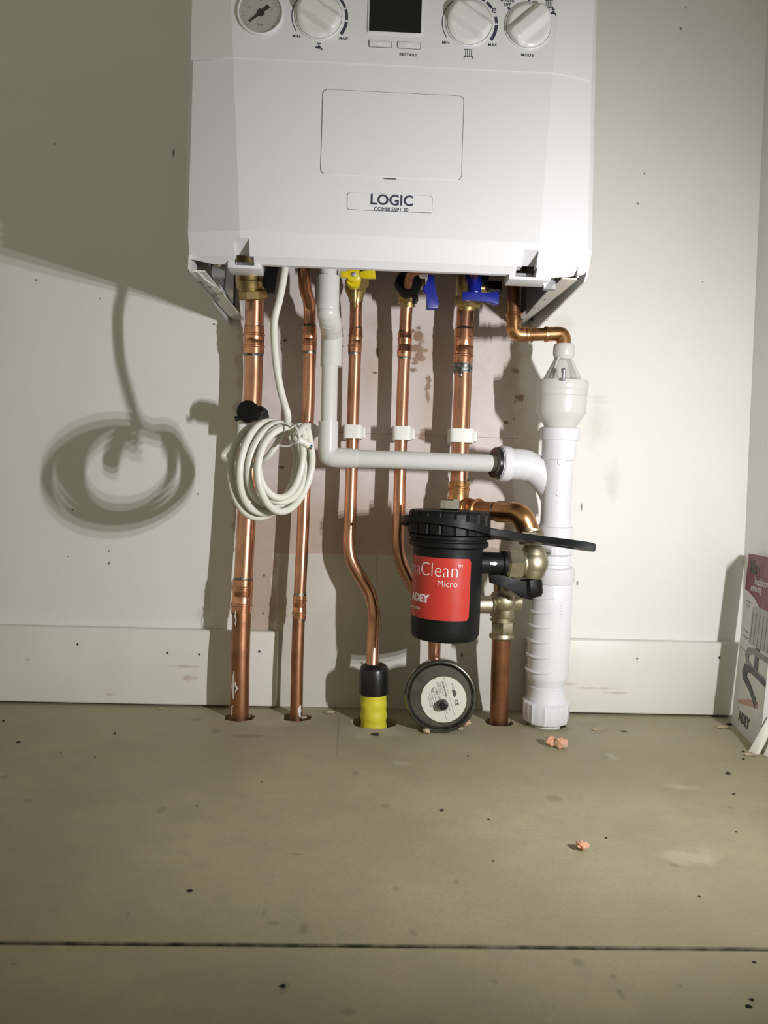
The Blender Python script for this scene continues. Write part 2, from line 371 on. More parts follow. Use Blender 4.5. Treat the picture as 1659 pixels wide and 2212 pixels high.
fs = [(425, 1554, 10, 3), (465, 1580, 10, 5), (350, 1750, 9, 6), (655, 2007, 9, 11), (612, 2132, 9, 13), (752, 2185, 14, 7), (1197, 1725, 16, 7), (1250, 2080, 13, 9), (1340, 2145, 7, 12), (1325, 2110, 6, 6), (570, 1972, 4, 10), (590, 1995, 12, 4), (12, 1678, 8, 4), (60, 1730, 9, 4), (30, 2082, 5, 3), (1305, 1300, 0, 0), (1455, 1868, 8, 4), (640, 1845, 14, 2), (832, 1742, 9, 5), (985, 1905, 6, 4), (855, 1920, 6, 5), (1068, 2120, 5, 4), (768, 1670, 7, 5), (1468, 2130, 7, 4), (1578, 1744, 6, 3), (892, 2015, 8, 7), (1310, 1634, 8, 3), (540, 1590, 30, 3), (730, 1590, 2, 35)]
for x, y, rx, ry in [q for q in fs if q[2]]:
    p = atz(x, y); dd = (p-CAM).dot(fw); s = dd/F; fore = (CAM.z/dd)
    ms.append(ell(nt, pos, tuple(p), (rx*s, ry*s/fore, 10), nzf, soft=.5, amp=.5))
col = mix(nt, mathn(nt, 'MULTIPLY', allmax(nt, ms), .42), col, (.15, .13, .085))
ms = []
for x, y, rx, ry in [(815, 1578, 60, 14), (600, 1560, 40, 8), (1475, 1700, 30, 5), (1480, 1848, 60, 14), (860, 1648, 15, 5), (1320, 1635, 14, 6)]:
    p = atz(x, y); dd = (p-CAM).dot(fw); s = dd/F; ms.append(ell(nt, pos, tuple(p), (rx*s, ry*s/(CAM.z/dd), 10), nzf, soft=.5, amp=.8))
col = mix(nt, mathn(nt, 'MULTIPLY', allmax(nt, ms), .3), col, (.60, .57, .46))
GY = atz(830, 2044).y
jl = mathn(nt, 'MULTIPLY', mrange(nt, sepf.outputs[1], GY-.0032, GY-.0012), mrange(nt, sepf.outputs[1], GY+.0032, GY+.0012))
jn = mrange(nt, noise_n(nt, pos, 70, 5), .3, .6, .45, 1.0)
col = mix(nt, mathn(nt, 'MULTIPLY', jl, jn), col, (.05, .045, .03))
nt.links.new(col, b.inputs['Base Color']); b.inputs['Roughness'].default_value = .62; b.inputs['Specular IOR Level'].default_value = .25
bn = nd(nt, 'ShaderNodeBump'); bn.inputs['Strength'].default_value = .2; bn.inputs['Distance'].default_value = .0015
nt.links.new(nzg, bn.inputs['Height']); nt.links.new(bn.outputs[0], b.inputs['Normal'])
m_under = mat('underfloor_dark', (.05, .045, .035), .9)

wb = BM(); box(wb, (-1.5, 0, -.3), (RW+.1, .08, 1.9)); struct(mk('wall_back', wb, m_wall))
wr = BM(); box(wr, (RW, -1.6, -.3), (RW+.08, 0, 1.9))
for v in wr.verts: v.co.x += .011*(v.co.z-.1)
struct(mk('wall_right', wr, m_side))
GY = (atz(830, 2044)).y
fl = BM(); box(fl, (-1.5, GY+.0009, -.018), (RW, 0, 0), .0006, 1); floor = struct(mk('floor', fl, m_floor))
bases = {}
cuts = []
for key, (px, py, r) in dict(A=(517, 1549, .0195), B=(640, 1549, .0195), Y=(808, 1560, .0285), G=(1078, 1560, .0185), T=(1180, 1564, .024)).items():
    p = atz(px, py); bases[key] = p; cb = BM()
    lathe(cb, [(0, -.05), (r, -.05), (r, .05), (0, .05)], (p.x, p.y, 0), (0, 0, 1), 28, ridge=lambda i, j: 1+.07*math.sin(i*2.3)*math.cos(i*.7))
    cuts.append(cutter(cb))
boolean(floor, cuts)
f2 = BM(); box(f2, (-1.5, -1.7, -.018), (RW, GY-.0009, 0), .0006, 1); box(f2, (-1.5, -1.7, -.12), (RW, 0, -.10))
bm2 = f2; bm2.faces.ensure_lookup_table()
o = struct(mk('floor', f2, [m_floor, m_under]))
for p in o.data.polygons:
    if p.center.z < -.05: p.material_index = 1
# skirting boards
SZ = at(300, 1358, .015).z
def skirt(x0, x1, zt_, name):
    bm = BM(); box(bm, (x0, -.015, .0025), (x1, 0, zt_), .0028, 3); return struct(mk(name, bm, m_skirt))
skirt(-1.5, at(598, 1450, .015).x, SZ, 'baseboard_left')
skirt(at(1140, 1450, .015).x, RW-.001, at(1400, 1385, .015).z, 'baseboard_right')

# ------------------------------------------------------------------ boiler
D0 = .278                                   # front of boiler from wall
xL, xR = at(398, 540, D0-.018).x, at(1277, 560, D0-.018).x
xL1, xR1 = at(413, 0, D0-.016).x, at(1290, 0, D0-.017).x      # the casing sides lean very slightly
B = thing('boiler', 'white wall hung combi boiler with dials and a small door, above all the pipes', 'boiler', ((xL+xR)/2, 0, .51))
zc = lambda px, py, d=D0: at(px, py, d).z
Zb1, Zb2, Zb3 = zc(840, 516), zc(840, 566, D0-.012), zc(840, 582, D0-.016)
def section(z):
    t = (z-Zb1)/(zc(840, 0)-Zb1); a = at(518, 507, D0).x*(1-t)+at(498, 0, D0).x*t; c = at(1165, 530, D0).x*(1-t)+at(1206, 0, D0).x*t
    return a, c
bm = BM(); rings = []
def ring(z, dy, inset=0.0):
    a, c = section(max(z, Zb1)); 
    t = (max(z, Zb1)-Zb1)/(zc(840, 0)-Zb1); l_, r_ = xL*(1-t)+xL1*t+inset, xR*(1-t)+xR1*t-inset
    P = [(l_, 0), (l_, -(D0-.016-dy)), (l_+.005, -(D0-.010-dy)), (a, -(D0-dy)), (c, -(D0-dy)), (r_-.006, -(D0-.010-dy)), (r_, -(D0-.017-dy)), (r_, 0)]
    rings.append([bm.verts.new((x, y, z)) for x, y in P])
ring(1.215, 0); ring(.75, 0); ring(Zb1+.002, 0); ring(Zb1-.001, .0006); ring(Zb2, .010); ring(Zb2-.001, .0112); ring(Zb3, .0165, .0008)
for A_, B_ in zip(rings, rings[1:]):
    for i in range(8): bm.faces.new((A_[i], A_[(i+1) % 8], B_[(i+1) % 8], B_[i]))
bm.faces.new(rings[0]); bm.faces.new(rings[-1])
casing = mk('casing', bm, m_boiler, B)
cc = []
def bcut(lo, hi):
    q = BM(); box(q, lo, hi); c = mk('cutter', q, m_gap); c.location = -B.location; 
    c.data.transform(Matrix.Translation(Vector((0, 0, 0)))); c.location = (0, 0, 0); return c
cc.append(bcut((xL+.003, -(D0-.022), Zb3-.05), (xR-.003, .02, .62)))
# tabs with clip windows under the band, pyramid recesses in the band
def recess(px0, px1, pya, pyb, depth):
    a, c = at(px0, pya, D0), at(px1, pyb, D0); q = BM(); y0 = -(D0+.02)
    x0, x1, z1, z0 = a.x, c.x, a.z, c.z
    vs = [(x0, -(D0-.001), z1), (x1, -(D0-.001), z1), (x1, y0, z1+.004), (x0, y0, z1+.004), (x0, -(D0-depth), z0-.004), (x1, -(D0-depth), z0-.004), (x1, y0, z0-.004), (x0, y0, z0-.004)]
    V = [q.verts.new(v) for v in vs]
    for f in ((0, 1, 2, 3), (7, 6, 5, 4), (0, 4, 5, 1), (1, 5, 6, 2), (2, 6, 7, 3), (3, 7, 4, 0)): q.faces.new([V[i] for i in f])
    bmesh.ops.recalc_face_normals(q, faces=q.faces[:])
    return mk('cutter', q, m_gap)
cc += [recess(504, 536, 510, 551, .042), recess(1133, 1164, 536, 574, .042)]
for wx0, wx1, wy0, wy1 in ((508, 549, 556, 574), (1114, 1158, 580, 598)):
    w0, w1 = at(wx0, wy0, D0-.016), at(wx1, wy1, D0-.016); cc.append(bcut((w0.x, -(D0+.02), w1.z), (w1.x, -(D0-.042), w0.z)))
cc += [recess(446, 472, 545, 570, .022), recess(1186, 1212, 574, 596, .022)]
for c in cc: c.location = (0, 0, 0)
casing.location = B.location; casing.parent = None
boolean(casing, cc, ang=5); casing.parent = B; casing.location = (0, 0, 0)

# fascia skin over the top
zs = zc(840, 140)
a1 = Vector((at(414, 60, D0-.009).x, -(D0-.009))); e1 = Vector((at(1281, 60, D0-.009).x, -(D0-.009)))
bm = BM(); R_ = []
for z in (1.21, .9, zs):
    a, c = section(z); a += .0; t = .0013
    P = [(a1.x, a1.y-t), (a, -(D0+t)), (c, -(D0+t)), (e1.x, e1.y-t), (e1.x, e1.y+.0005), (c, -(D0-.0005)), (a, -(D0-.0005)), (a1.x, a1.y+.0005)]
    R_.append([bm.verts.new((x, y, z)) for x, y in P])
for A_, B_ in zip(R_, R_[1:]):
    for i in range(8): bm.faces.new((A_[i], A_[(i+1) % 8], B_[(i+1) % 8], B_[i]))
bm.faces.new(R_[0]); bm.faces.new(R_[-1])
fascia = mk('control_panel', bm, m_bplastic, B, ang=5)
FY = -(D0+.0013)
def fp(px, py): p = at(px, py, D0+.0013); return p
def plate(name, px0, py0, px1, py1, r, y, h, m, parent, grow=0.0, bev=.0004):
    a, c = at(px0, py0, D0), at(px1, py1, D0); cx, cz = (a.x+c.x)/2, (a.z+c.z)/2; w, hh = c.x-a.x+grow, a.z-c.z+grow
    bm = BM(); prism(bm, rrect(w, hh, r), h, (cx, y, cz), (1, 0, 0), (0, 0, 1), (0, -1, 0), bev); return mk(name, bm, m, parent, ang=12)
# little door
dr = plate('door', 698, 194, 996, 388, .004, -D0+.0005, .0012, m_boiler, B)
a, c = at(698, 194, D0), at(996, 388, D0)
def loop_strip(w, h, r, cx, cz, y, t, m, name, parent, skip=None):
    bm = BM(); O = rrect(w+t, h+t, r+t/2); I = rrect(w, h, r); n = len(O); vo = []
    for (ox, oz), (ix, iz) in zip(O, I):
        vo.append([bm.verts.new((cx+ox, y, cz+oz)), bm.verts.new((cx+ix, y, cz+iz)), bm.verts.new((cx+ox, y-.0003, cz+oz)), bm.verts.new((cx+ix, y-.0003, cz+iz))])
    for i in range(n):
        p, q = vo[i], vo[(i+1) % n]
        if skip and skip((O[i][0]+O[(i+1) % n][0])/2, (O[i][1]+O[(i+1) % n][1])/2): continue
        bm.faces.new((p[0], q[0], q[2], p[2])); bm.faces.new((p[2], q[2], q[3], p[3])); bm.faces.new((p[3], q[3], q[1], p[1])); bm.faces.new((p[1], q[1], q[0], p[0]))
    return mk(name, bm, m, parent)
W_, H_ = c.x-a.x, a.z-c.z
loop_strip(W_, H_, .004, (a.x+c.x)/2, (a.z+c.z)/2, -D0+.0001, .0011, m_gap, 'door_gap', dr, skip=lambda x, z: z < -H_/2+.0015 and abs(x) < W_/2-.003)
q = at(843, 386, D0+.001); bm = BM(); box(bm, (q.x-.0058, -D0-.0011, q.z-.0003), (q.x+.0058, -D0-.0005, q.z+.0003)); mk('finger_slot', bm, m_gap, dr)
# badge
bd = plate('badge', 751, 416, 933, 460, .0022, -D0+.0003, .0010, m_bplastic, B, bev=.0005)
a, c = at(751, 416, D0), at(933, 460, D0)
loop_strip(c.x-a.x, a.z-c.z, .0022, (a.x+c.x)/2, (a.z+c.z)/2, -D0+.0001, .0006, m_gap, 'badge_edge', bd)
q = at(846, 443, D0+.001); text('LOGIC', .0142, (q.x, -D0-.0009, q.z), m_navy, bd, off=.00022, sx=.98)
q = at(845, 456, D0+.001); text('COMBI ESP1 30', .0050, (q.x, -D0-.0009, q.z), m_navy, bd, sx=1.0)
# labels on the fascia
def ft(s, px, py, size, **k):
    q = fp(px, py); return text(s, size, (q.x, FY, q.z), m_navy, fascia, off=.00008, **k)
for s, px, py in (('MIN', 640, 81), ('MAX', 742, 86), ('MIN', 963, 95), ('MAX', 1064, 100)): ft(s, px, py, .0038, spacing=1.1)
ft('RESTART', 882, 121, .0037, spacing=1.2); ft('MODE', 1139, 122, .0038, spacing=1.25)
ft('BOILER', 1096, 4, .0038, spacing=1.1); ft('OFF', 1096, 13, .0038, spacing=1.1); ft('e', 1067, 28, .0105)
def arc(px, py, r, a0, a1, w, n=10):
    q = fp(px, py); bm = BM(); P = []
    for k in range(n+1): t = math.radians(a0+(a1-a0)*k/n); P.append((math.cos(t)*(r+w/2), math.sin(t)*(r+w/2)))
    for k in range(n, -1, -1): t = math.radians(a0+(a1-a0)*k/n); P.append((math.cos(t)*(r-w/2), math.sin(t)*(r-w/2)))
    prism(bm, P, .0003, (q.x, FY, q.z), (1, 0, 0), (0, 0, 1), (0, -1, 0)); return mk('dial_scale', bm, m_navy, fascia)
for px, py, segs in ((690, 36, ((-37, -8, .0028), (-4, 18, .0025), (22, 44, .0022), (48, 70, .002))), (1014, 50, ((-36, -2, .0030), (3, 16, .0026), (36, 52, .0026), (57, 78, .0022)))):
    arc(px, py, .0262, 130, 214, .0007, 24)
    for s_ in segs: arc(px, py, .0262, *s_)
def diamond(px, py, s=.0016):
    q = fp(px, py); bm = BM(); prism(bm, [(s, 0), (0, s), (-s, 0), (0, -s)], .0003, (q.x, FY, q.z), (1, 0, 0), (0, 0, 1), (0, -1, 0)); return mk('pointer_mark', bm, m_navy, fascia)
for p in ((1099, 18), (1185, 22), (1143, 0)): diamond(*p)
def icon_rad(px, py, s=.0009):
    q = fp(px, py); bm = BM()
    for k in range(4): box(bm, (q.x+(-3+2*k)*s*1.05-.0002, FY-.0003, q.z-4*s), (q.x+(-3+2*k)*s*1.05+.0003, FY, q.z+4*s))
    for x in (-4.6, 4.2): box(bm, (q.x+x*s-.0002, FY-.0003, q.z-6*s), (q.x+x*s+.0004, FY, q.z-2.5*s))
    for z in (-4.2, 3.6): box(bm, (q.x-4.6*s, FY-.0003, q.z+z*s), (q.x+4.4*s, FY, q.z+z*s+.0005))
    return mk('radiator_symbol', bm, m_navy, fascia)
icon_rad(1012, 115); icon_rad(1186, 9, .0009)
def icon_tap(px, py, s=.001):
    q = fp(px, py); bm = BM()
    prism(bm, [(-3.2, -1.6), (-3.2, -.2), (-1.2, -.1), (-.8, 1), (.8, 1), (1.2, .2), (2.6, -1), (3.4, -2.8), (2.2, -2.8), (1.6, -1.9), (0, -1.7)], .0003, (q.x, FY, q.z), Vector((s, 0, 0)), Vector((0, 0, s)), (0, -1, 0))
    box(bm, (q.x-.3*s, FY-.0003, q.z+s), (q.x+.3*s, FY, q.z+2.8*s)); box(bm, (q.x-1.6*s, FY-.0003, q.z+2.6*s), (q.x+1.6*s, FY, q.z+3.3*s))
    return mk('tap_symbol', bm, m_navy, fascia)
icon_tap(689, 101, .00105); icon_tap(1195, 27)
# knobs
def knob(px, py, r, ang, thick):
    q = fp(px, py); bm = BM(); H = .011; nr, ns = 16, 72; rows = []
    dx, dz = math.cos(math.radians(ang)), math.sin(math.radians(ang))
    for i in range(nr+1):
        rr = r*(i/nr)**.8; row = []
        for k in range(ns if i else 1):
            a = 2*PI*k/ns; x, z = rr*math.cos(a), rr*math.sin(a); s = abs(-x*dz+z*dx)/r
            e = max(0, (rr/r-.80)/.20); h = H*(1-.25*e*e)
            w = thick; t = max(0, min(1, (s-w)/.30)); t = t*t*(3-2*t); al = (x*dx+z*dz)/r
            h -= t*H*.62*(1-.25*al*al)
            row.append(bm.verts.new((q.x+x, FY-max(h, .002), q.z+z)))
        rows.append(row)
    rim = [bm.verts.new((v.co.x, FY, v.co.z)) for v in rows[-1]]; rows.append(rim)
    for A_, B_ in zip(rows, rows[1:]):
        for k in range(ns):
            if len(A_) == 1: bm.faces.new((A_[0], B_[k], B_[(k+1) % ns]))
            else: bm.faces.new((A_[k], A_[(k+1) % ns], B_[(k+1) % ns], B_[k]))
    kn = mk('knob', bm, m_knob, B, ang=28)
    bm = BM(); lathe(bm, [(r*1.02, 0), (r*1.07, 0), (r*1.07, .0012), (r*1.02, .0018), (r*1.02, 0)], (q.x, FY, q.z), (0, -1, 0), 64); mk('knob_collar', bm, m_gap if thick < .2 else m_bplastic, kn)
    return kn
knob(690, 36, .0215, -33, .24); knob(1014, 50, .0215, -33, .24); knob(1141, 57, .0215, 42, .20)
# pressure gauge
q = fp(563, 28); g = BM(); R0 = .0222
lathe(g, [(R0, 0), (R0, .0025), (R0-.0012, .0032), (R0-.002, .0028), (R0-.0022, 0), (R0, 0)], (q.x, FY, q.z), (0, -1, 0), 56); gauge = mk('pressure_gauge', g, m_bplastic, B)
g = BM(); lathe(g, [(0, 0), (R0-.0021, 0), (R0-.0021, .0004), (0, .0004)], (q.x, FY, q.z), (0, -1, 0), 48); mk('dial', g, m_dial, gauge)
g = BM(); lathe(g, [(0, .0018), (R0-.0023, .0018), (R0-.0023, .0024), (0, .0024)], (q.x, FY, q.z), (0, -1, 0), 48); mk('gauge_glass', g, m_glass, gauge)
g = BM()
for k in range(25):
    a = math.radians(225-270*k/24); L = .0022 if k % 6 == 0 else .0011; ra = R0-.0062; dx, dz = math.cos(a), math.sin(a)
    prism(g, [(-.0002, 0), (.0002, 0), (.0002, L), (-.0002, L)], .0002, (q.x+dx*ra, FY-.0004, q.z+dz*ra), (dz, 0, -dx), (dx, 0, dz), (0, -1, 0))
mk('dial_marks', g, m_dgrey, gauge)
a = math.radians(220); dx, dz = math.cos(a), math.sin(a); g = BM()
prism(g, [(-.0008, .014), (.0008, .014), (.0016, -.006), (.002, -.010), (-.002, -.010), (-.0016, -.006)], .0006, (q.x, FY-.0007, q.z), (dz, 0, -dx), (dx, 0, dz), (0, -1, 0))
lathe(g, [(0, .0006), (.0036, .0006), (.0032, .0016), (0, .0017)], (q.x, FY, q.z), (0, -1, 0), 24); mk('needle', g, m_dgrey, gauge)
for s_, ox, oz in (('1', -.0105, .003), ('3', .0105, .003), ('bar', 0, -.0125), ('2', 0, .0115)):
    text(s_, .0042, (q.x+ox, FY-.0004, q.z+oz), m_dgrey, gauge, ext=.0001)
# display and buttons
a, c = fp(800, -20), fp(909, 74)
bm = BM(); prism(bm, rrect(c.x-a.x+.003, a.z-c.z+.003, .001), .0012, ((a.x+c.x)/2, FY, (a.z+c.z)/2), (1, 0, 0), (0, 0, 1), (0, -1, 0), .0005); dsp = mk('display', bm, m_bplastic, B)
bm = BM(); box(bm, (a.x, FY-.0018, c.z), (c.x, FY, a.z)); mk('screen', bm, m_screen, dsp)
for px0, py0, px1, py1 in ((797, 87, 846, 104), (859, 90, 908, 107)):
    a, c = fp(px0, py0), fp(px1, py1); cx, cz = (a.x+c.x)/2, (a.z+c.z)/2
    bm = BM(); prism(bm, rrect(c.x-a.x-.001, a.z-c.z-.001, .0006), .0016, (cx, FY+.0001, cz), (1, 0, 0), (0, 0, 1), (0, -1, 0), .0004); bt = mk('button', bm, m_bplastic, B)
    loop_strip(c.x-a.x-.0006, a.z-c.z-.0006, .0007, cx, cz, FY, .0009, m_g2, 'button_gap', bt)
    bm = BM(); box(bm, (cx-.003, FY-.0018, cz-.0003), (cx+.003, FY-.0014, cz+.0003)); mk('button_mark', bm, m_white, bt)
# tabs with clip windows
for px0, px1, py0, py1, wx0, wx1 in ((492, 563, 560, 581, 508, 549), (1100, 1190, 584, 606, 1114, 1158)):
    a, c = at(px0, py0-2, D0-.016), at(px1, py1, D0-.016)
    bm = BM(); box(bm, (a.x, -(D0-.016), c.z), (c.x, -(D0-.040), a.z), .0008, 2); tb = mk('clip_tab', bm, m_boiler, B)
    w0, w1 = at(wx0, py0-4, D0-.016), at(wx1, py1-7, D0-.016)
    k = BM(); box(k, (w0.x, -(D0+.01), w1.z), (w1.x, -(D0-.036), w0.z)); k = mk('cutter', k, m_gap)
    tb.parent = None; tb.location = B.location; boolean(tb, [k]); tb.parent = B; tb.location = (0, 0, 0)
    bm = BM(); box(bm, (w0.x+.001, -(D0-.030), w1.z+.002), (w1.x-.001, -(D0-.034), w0.z)); mk('spring_clip', bm, m_galv, tb)
# underside chassis, side plates and added dark corner plates in the hollow
bm = BM(); box(bm, (xL+.004, -(D0-.024), .612), (xR-.004, -.001, .618)); mk('chassis_plate', bm, m_chas, B)
for xs_, sg in ((at(406, 586, .262).x+.0172, 1), (at(1250, 604, .262).x-.0172, -1)):
    bm = BM(); zq = at(480, 690, .002).z+.004; prism(bm, [(.250, zc(840, 582)+.006), (.250, .612), (.105, .612), (.105, zc(840, 582)+.006)], .0012*sg, (xs_, 0, 0), (0, -1, 0), (0, 0, 1), (1, 0, 0)); mk('chassis_side', bm, m_chas, B)
for a_, b_ in (((488, 678, .02), (509, 678, .02)), ((1124, 692, .02), (1182, 692, .02))):
    a_, b_ = at(*a_), at(*b_); bm = BM(); box(bm, (a_.x, -.022, a_.z), (b_.x, -.020, .612)); mk('shade_plate', bm, m_chas, B)  # plates added to keep the corners beside the brackets dark
# side brackets: folded steel angles running back to the wall, flange facing down
def bracket(xp, zf, zw, sgn):
    wv = .0165
    bm = BM(); prism(bm, [(.262, zf+.016), (.002, zw+.016), (.002, zw), (.262, zf)], .0014*sgn, (xp, 0, 0), (0, -1, 0), (0, 0, 1), (1, 0, 0))
    o = mk('mounting_bracket', bm, m_steel, B)
    bm = BM(); prism(bm, [(.262, zf), (.262, zf+.0014), (.002, zw+.0014), (.002, zw)], wv*sgn, (xp, 0, 0), (0, -1, 0), (0, 0, 1), (1, 0, 0)); fl_o = mk('flange', bm, m_steel, o)
    return o, fl_o
xb = at(406, 586, .262).x; zb0, zb1_ = at(404, 586, .262).z, at(480, 690, .002).z
bl, blf = bracket(xb, zb0, zb1_, 1)
fz = lambda y, a, c: a+(c-a)*(y+.262)/.26
for k in range(15):                        # printed rows on the left flange
    y0 = -.222+.0072*k; bm = BM(); zz = min(fz(y0, zb0, zb1_), fz(y0+.005, zb0, zb1_)); box(bm, (xb+.0022, y0, zz-.0003), (xb+.0042, y0+.0052, zz+.0008)); mk('printed_mark', bm, m_g2, blf)
for k in range(8):
    y0 = -.200+.0095*k; bm = BM(); zz = min(fz(y0, zb0, zb1_), fz(y0+.006, zb0, zb1_)); box(bm, (xb+.0058, y0, zz-.0003), (xb+(.0105 if k < 4 else .0085), y0+.0075, zz+.0008)); mk('printed_mark', bm, m_g1 if k % 3 else m_g2, blf)
bm = BM(); tube(bm, fillet([(xb+.001, -.262, zb0+.001), (xb+.009, -.262, zb0+.0005), (xb+.012, -.235, zb0), (xb+.017, -.215, zb0)], .008, 5), .0010, 8); mk('bracket_rib', bm, m_steel, bl)
xb2 = at(1250, 604, .262).x; zr0, zr1 = at(1252, 604, .262).z, at(1160, 703, .002).z
brr, brf = bracket(xb2, zr0, zr1, -1)
for y, dx in ((-.165, -.008), (-.115, -.008), (-.030, -.008)):
    bm = BM(); lathe(bm, [(.0012, 0), (.0030, 0), (.0026, .0007), (.0014, .0006), (.0012, 0)], (xb2+dx, y, fz(y, zr0, zr1)-.0001), (0, 0, -1), 16); mk('bracket_dimple', bm, m_galv, brf)
for xq, zz in ((xb+.012, fz(-.02, zb0, zb1_)), (xb2-.012, fz(-.04, zr0, zr1))):
    bm = BM(); box(bm, (xq-.005, -.045, zz-.0008), (xq+.004, -.036, zz+.0004), .0003, 1); mk('slot', bm, m_gap, B)
# bracket screws
for px, py, d, m in ((500, 663, .006, m_yel),):
    q = at(px, py, d); bm = BM(); lathe(bm, [(0, 0), (.0052, 0), (.0045, .002), (0, .0026)], q, (.1, -1, -.1), 24); s_ = mk('screw', bm, m_yel, B, label='yellow passivated cross head screw')
    bm = BM(); box(bm, (q.x-.0028, q.y-.0032, q.z-.0005), (q.x+.0028, q.y-.0020, q.z+.0005)); box(bm, (q.x-.0005, q.y-.0032, q.z-.0028), (q.x+.0005, q.y-.0020, q.z+.0028)); mk('screw_slot', bm, m_gap, s_)
for px, py in ((470, 567), (1190, 596)):
    q = at(px, py, D0-.03); bm = BM(); lathe(bm, [(0, -.004), (.0042, -.004), (.0048, -.002), (.0048, 0), (.0036, .001), (.0036, .003), (0, .0045)], q, (.2 if px < 800 else -.2, -1, -.5), 24); mk('screw', bm, m_chrome, B)
    bm = BM(); box(bm, (q.x-.006, -(D0-.034), q.z-.012), (q.x+.006, -(D0-.040), q.z+.012)); mk('screw_lug', bm, m_galv, B)

# ------------------------------------------------------------------ pipes
def P(L): return [at(*p) for p in L]
def coupling(name, a, b_, r, parent, m=None, beads=(.25, .75), grow=1.10, bead=1.19, solder=True):
    A, Bq = at(*a), at(*b_); L = (Bq-A).length; ax = Bq-A; R1 = r*grow; R2 = r*bead; prof = [(r*.98, 0), (R1, 0.0003)]
    for q in beads:
        prof += [(R1, L*q-.0016), (R2, L*q-.0008), (R2, L*q+.0008), (R1, L*q+.0016)]
        if q < .5: prof += [(R1, L*.49), (R1*.985, L*.5), (R1, L*.51)]
    prof += [(R1, L-.0003), (r*.98, L)]
    bm = BM(); lathe(bm, prof, A, ax, 40); o = mk(name, bm, m or m_fit, parent)
    if solder:
        bm = BM(); n = ax.normalized(); wob = lambda i, j: 1+.02*math.sin(i*1.7+j)
        bm.free()
        for p, s in ((A, -1), (Bq, 1)):
            bm = BM(); lathe(bm, [(r*.99, -.001*s), (r*1.06, 0), (r*1.02, .0018*s), (r*.99, .0028*s)], p, n, 28, ridge=wob); mk('solder_ring', bm, m_solder, o)
    return o

dP = .045
def base_pt(key, py=None):
    p = bases[key].copy(); p.z = -.05; return p
# --- left 22 mm pipe
pa = thing('copper_pipe', 'thick 22 mm copper pipe at far left, passing behind the white cable coil', 'pipe', bases['A'])
bm = BM(); A1 = P([(551, 600, .06), (550, 650, .055), (548, 760, .047), (546, 850, .045), (531, 1150, .047), (523, 1290, .05)]); tube(bm, smooth(A1, 4), .0116, 28); mk('pipe', bm, m_copper, pa)
bm = BM(); tube(bm, smooth([at(523, 1285, .05), at(519, 1430, .056), bases['A']+Vector((0, 0, .0)), bases['A']+Vector((0, 0, -.08))], 4), .0116, 28); mk('lower_pipe', bm, m_copold, pa, label='dull lower length with white paint smears')
coupling('coupling', (549, 706, .05), (548, 765, .047), .0116, pa, beads=(.3, .72)); coupling('coupling', (525, 1252, .049), (521, 1324, .051), .0116, pa, beads=(.24, .76))
# paint smears: thin patches following the lower pipe
def smear(ctr, ang0, ang1, z0, z1, r, parent, seed):
    bm = BM(); n, k = 14, 12; rnd = random.Random(seed); G = []
    for i in range(n+1):
        t = i/n; z = z0+(z1-z0)*t; w = math.sin(PI*min(1, max(0, t)))**.6*(.7+.5*noise.noise(Vector((seed, t*5, 0)))); mid = (ang0+ang1)/2+.25*noise.noise(Vector((seed*3, t*4, 2))); hw = (ang1-ang0)/2*max(.03, w)
        row = []
        for j in range(k+1):
            a = mid-hw+2*hw*j/k; e = math.sin(PI*j/k)**.4*math.sin(PI*t)**.3 if 0 < t < 1 else 0
            c = ctr(z); row.append(bm.verts.new((c.x+math.sin(a)*(r-.0002+.0006*e), c.y-math.cos(a)*(r-.0002+.0006*e), z)))
        G.append(row)
    for i in range(n):
        for j in range(k): bm.faces.new((G[i][j], G[i][j+1], G[i+1][j+1], G[i+1][j]))
    return mk('paint_smear', bm, m_over, parent)
p1, p2 = at(519, 1430, .056), bases['A']
cA = lambda z: p2.lerp(p1, (z-p2.z)/(p1.z-p2.z))
smear(cA, -1.1, -.15, .022, .062, .0116, pa, 1); smear(cA, -.55, .05, .030, .052, .0116, pa, 4); smear(cA, -.6, -.4, .115, .135, .0116, pa, 3); smear(cA, -1.0, -.6, .003, .018, .0116, pa, 8)
# --- second 15 mm pipe
pb = thing('copper_pipe', 'slim copper pipe just right of the cable coil, kinked under the boiler', 'pipe', bases['B'])
bm = BM(); tube(bm, smooth(P([(656, 560, .075), (657, 590, .072), (660, 625, .062), (668, 655, .05), (669, 700, .045), (667, 850, .042), (660, 1000, .042), (654, 1150, .043), (647, 1300, .046)]), 5), .0078, 24); mk('pipe', bm, m_copper, pb)
bm = BM(); tube(bm, smooth([at(647, 1290, .046), at(642, 1430, .05), bases['B'], bases['B']+Vector((0, 0, -.08))], 4), .0078, 24); mk('lower_pipe', bm, m_copold, pb)
coupling('coupling', (669, 706, .045), (668, 760, .044), .0078, pb, beads=(.3, .72)); coupling('coupling', (648, 1286, .046), (646, 1337, .047), .0078, pb, beads=(.22, .76))
p3, p4 = at(642, 1430, .05), bases['B']; cB = lambda z: p4.lerp(p3, (z-p4.z)/(p3.z-p4.z))
smear(cB, .2, 1.1, .001, .018, .0078, pb, 5)
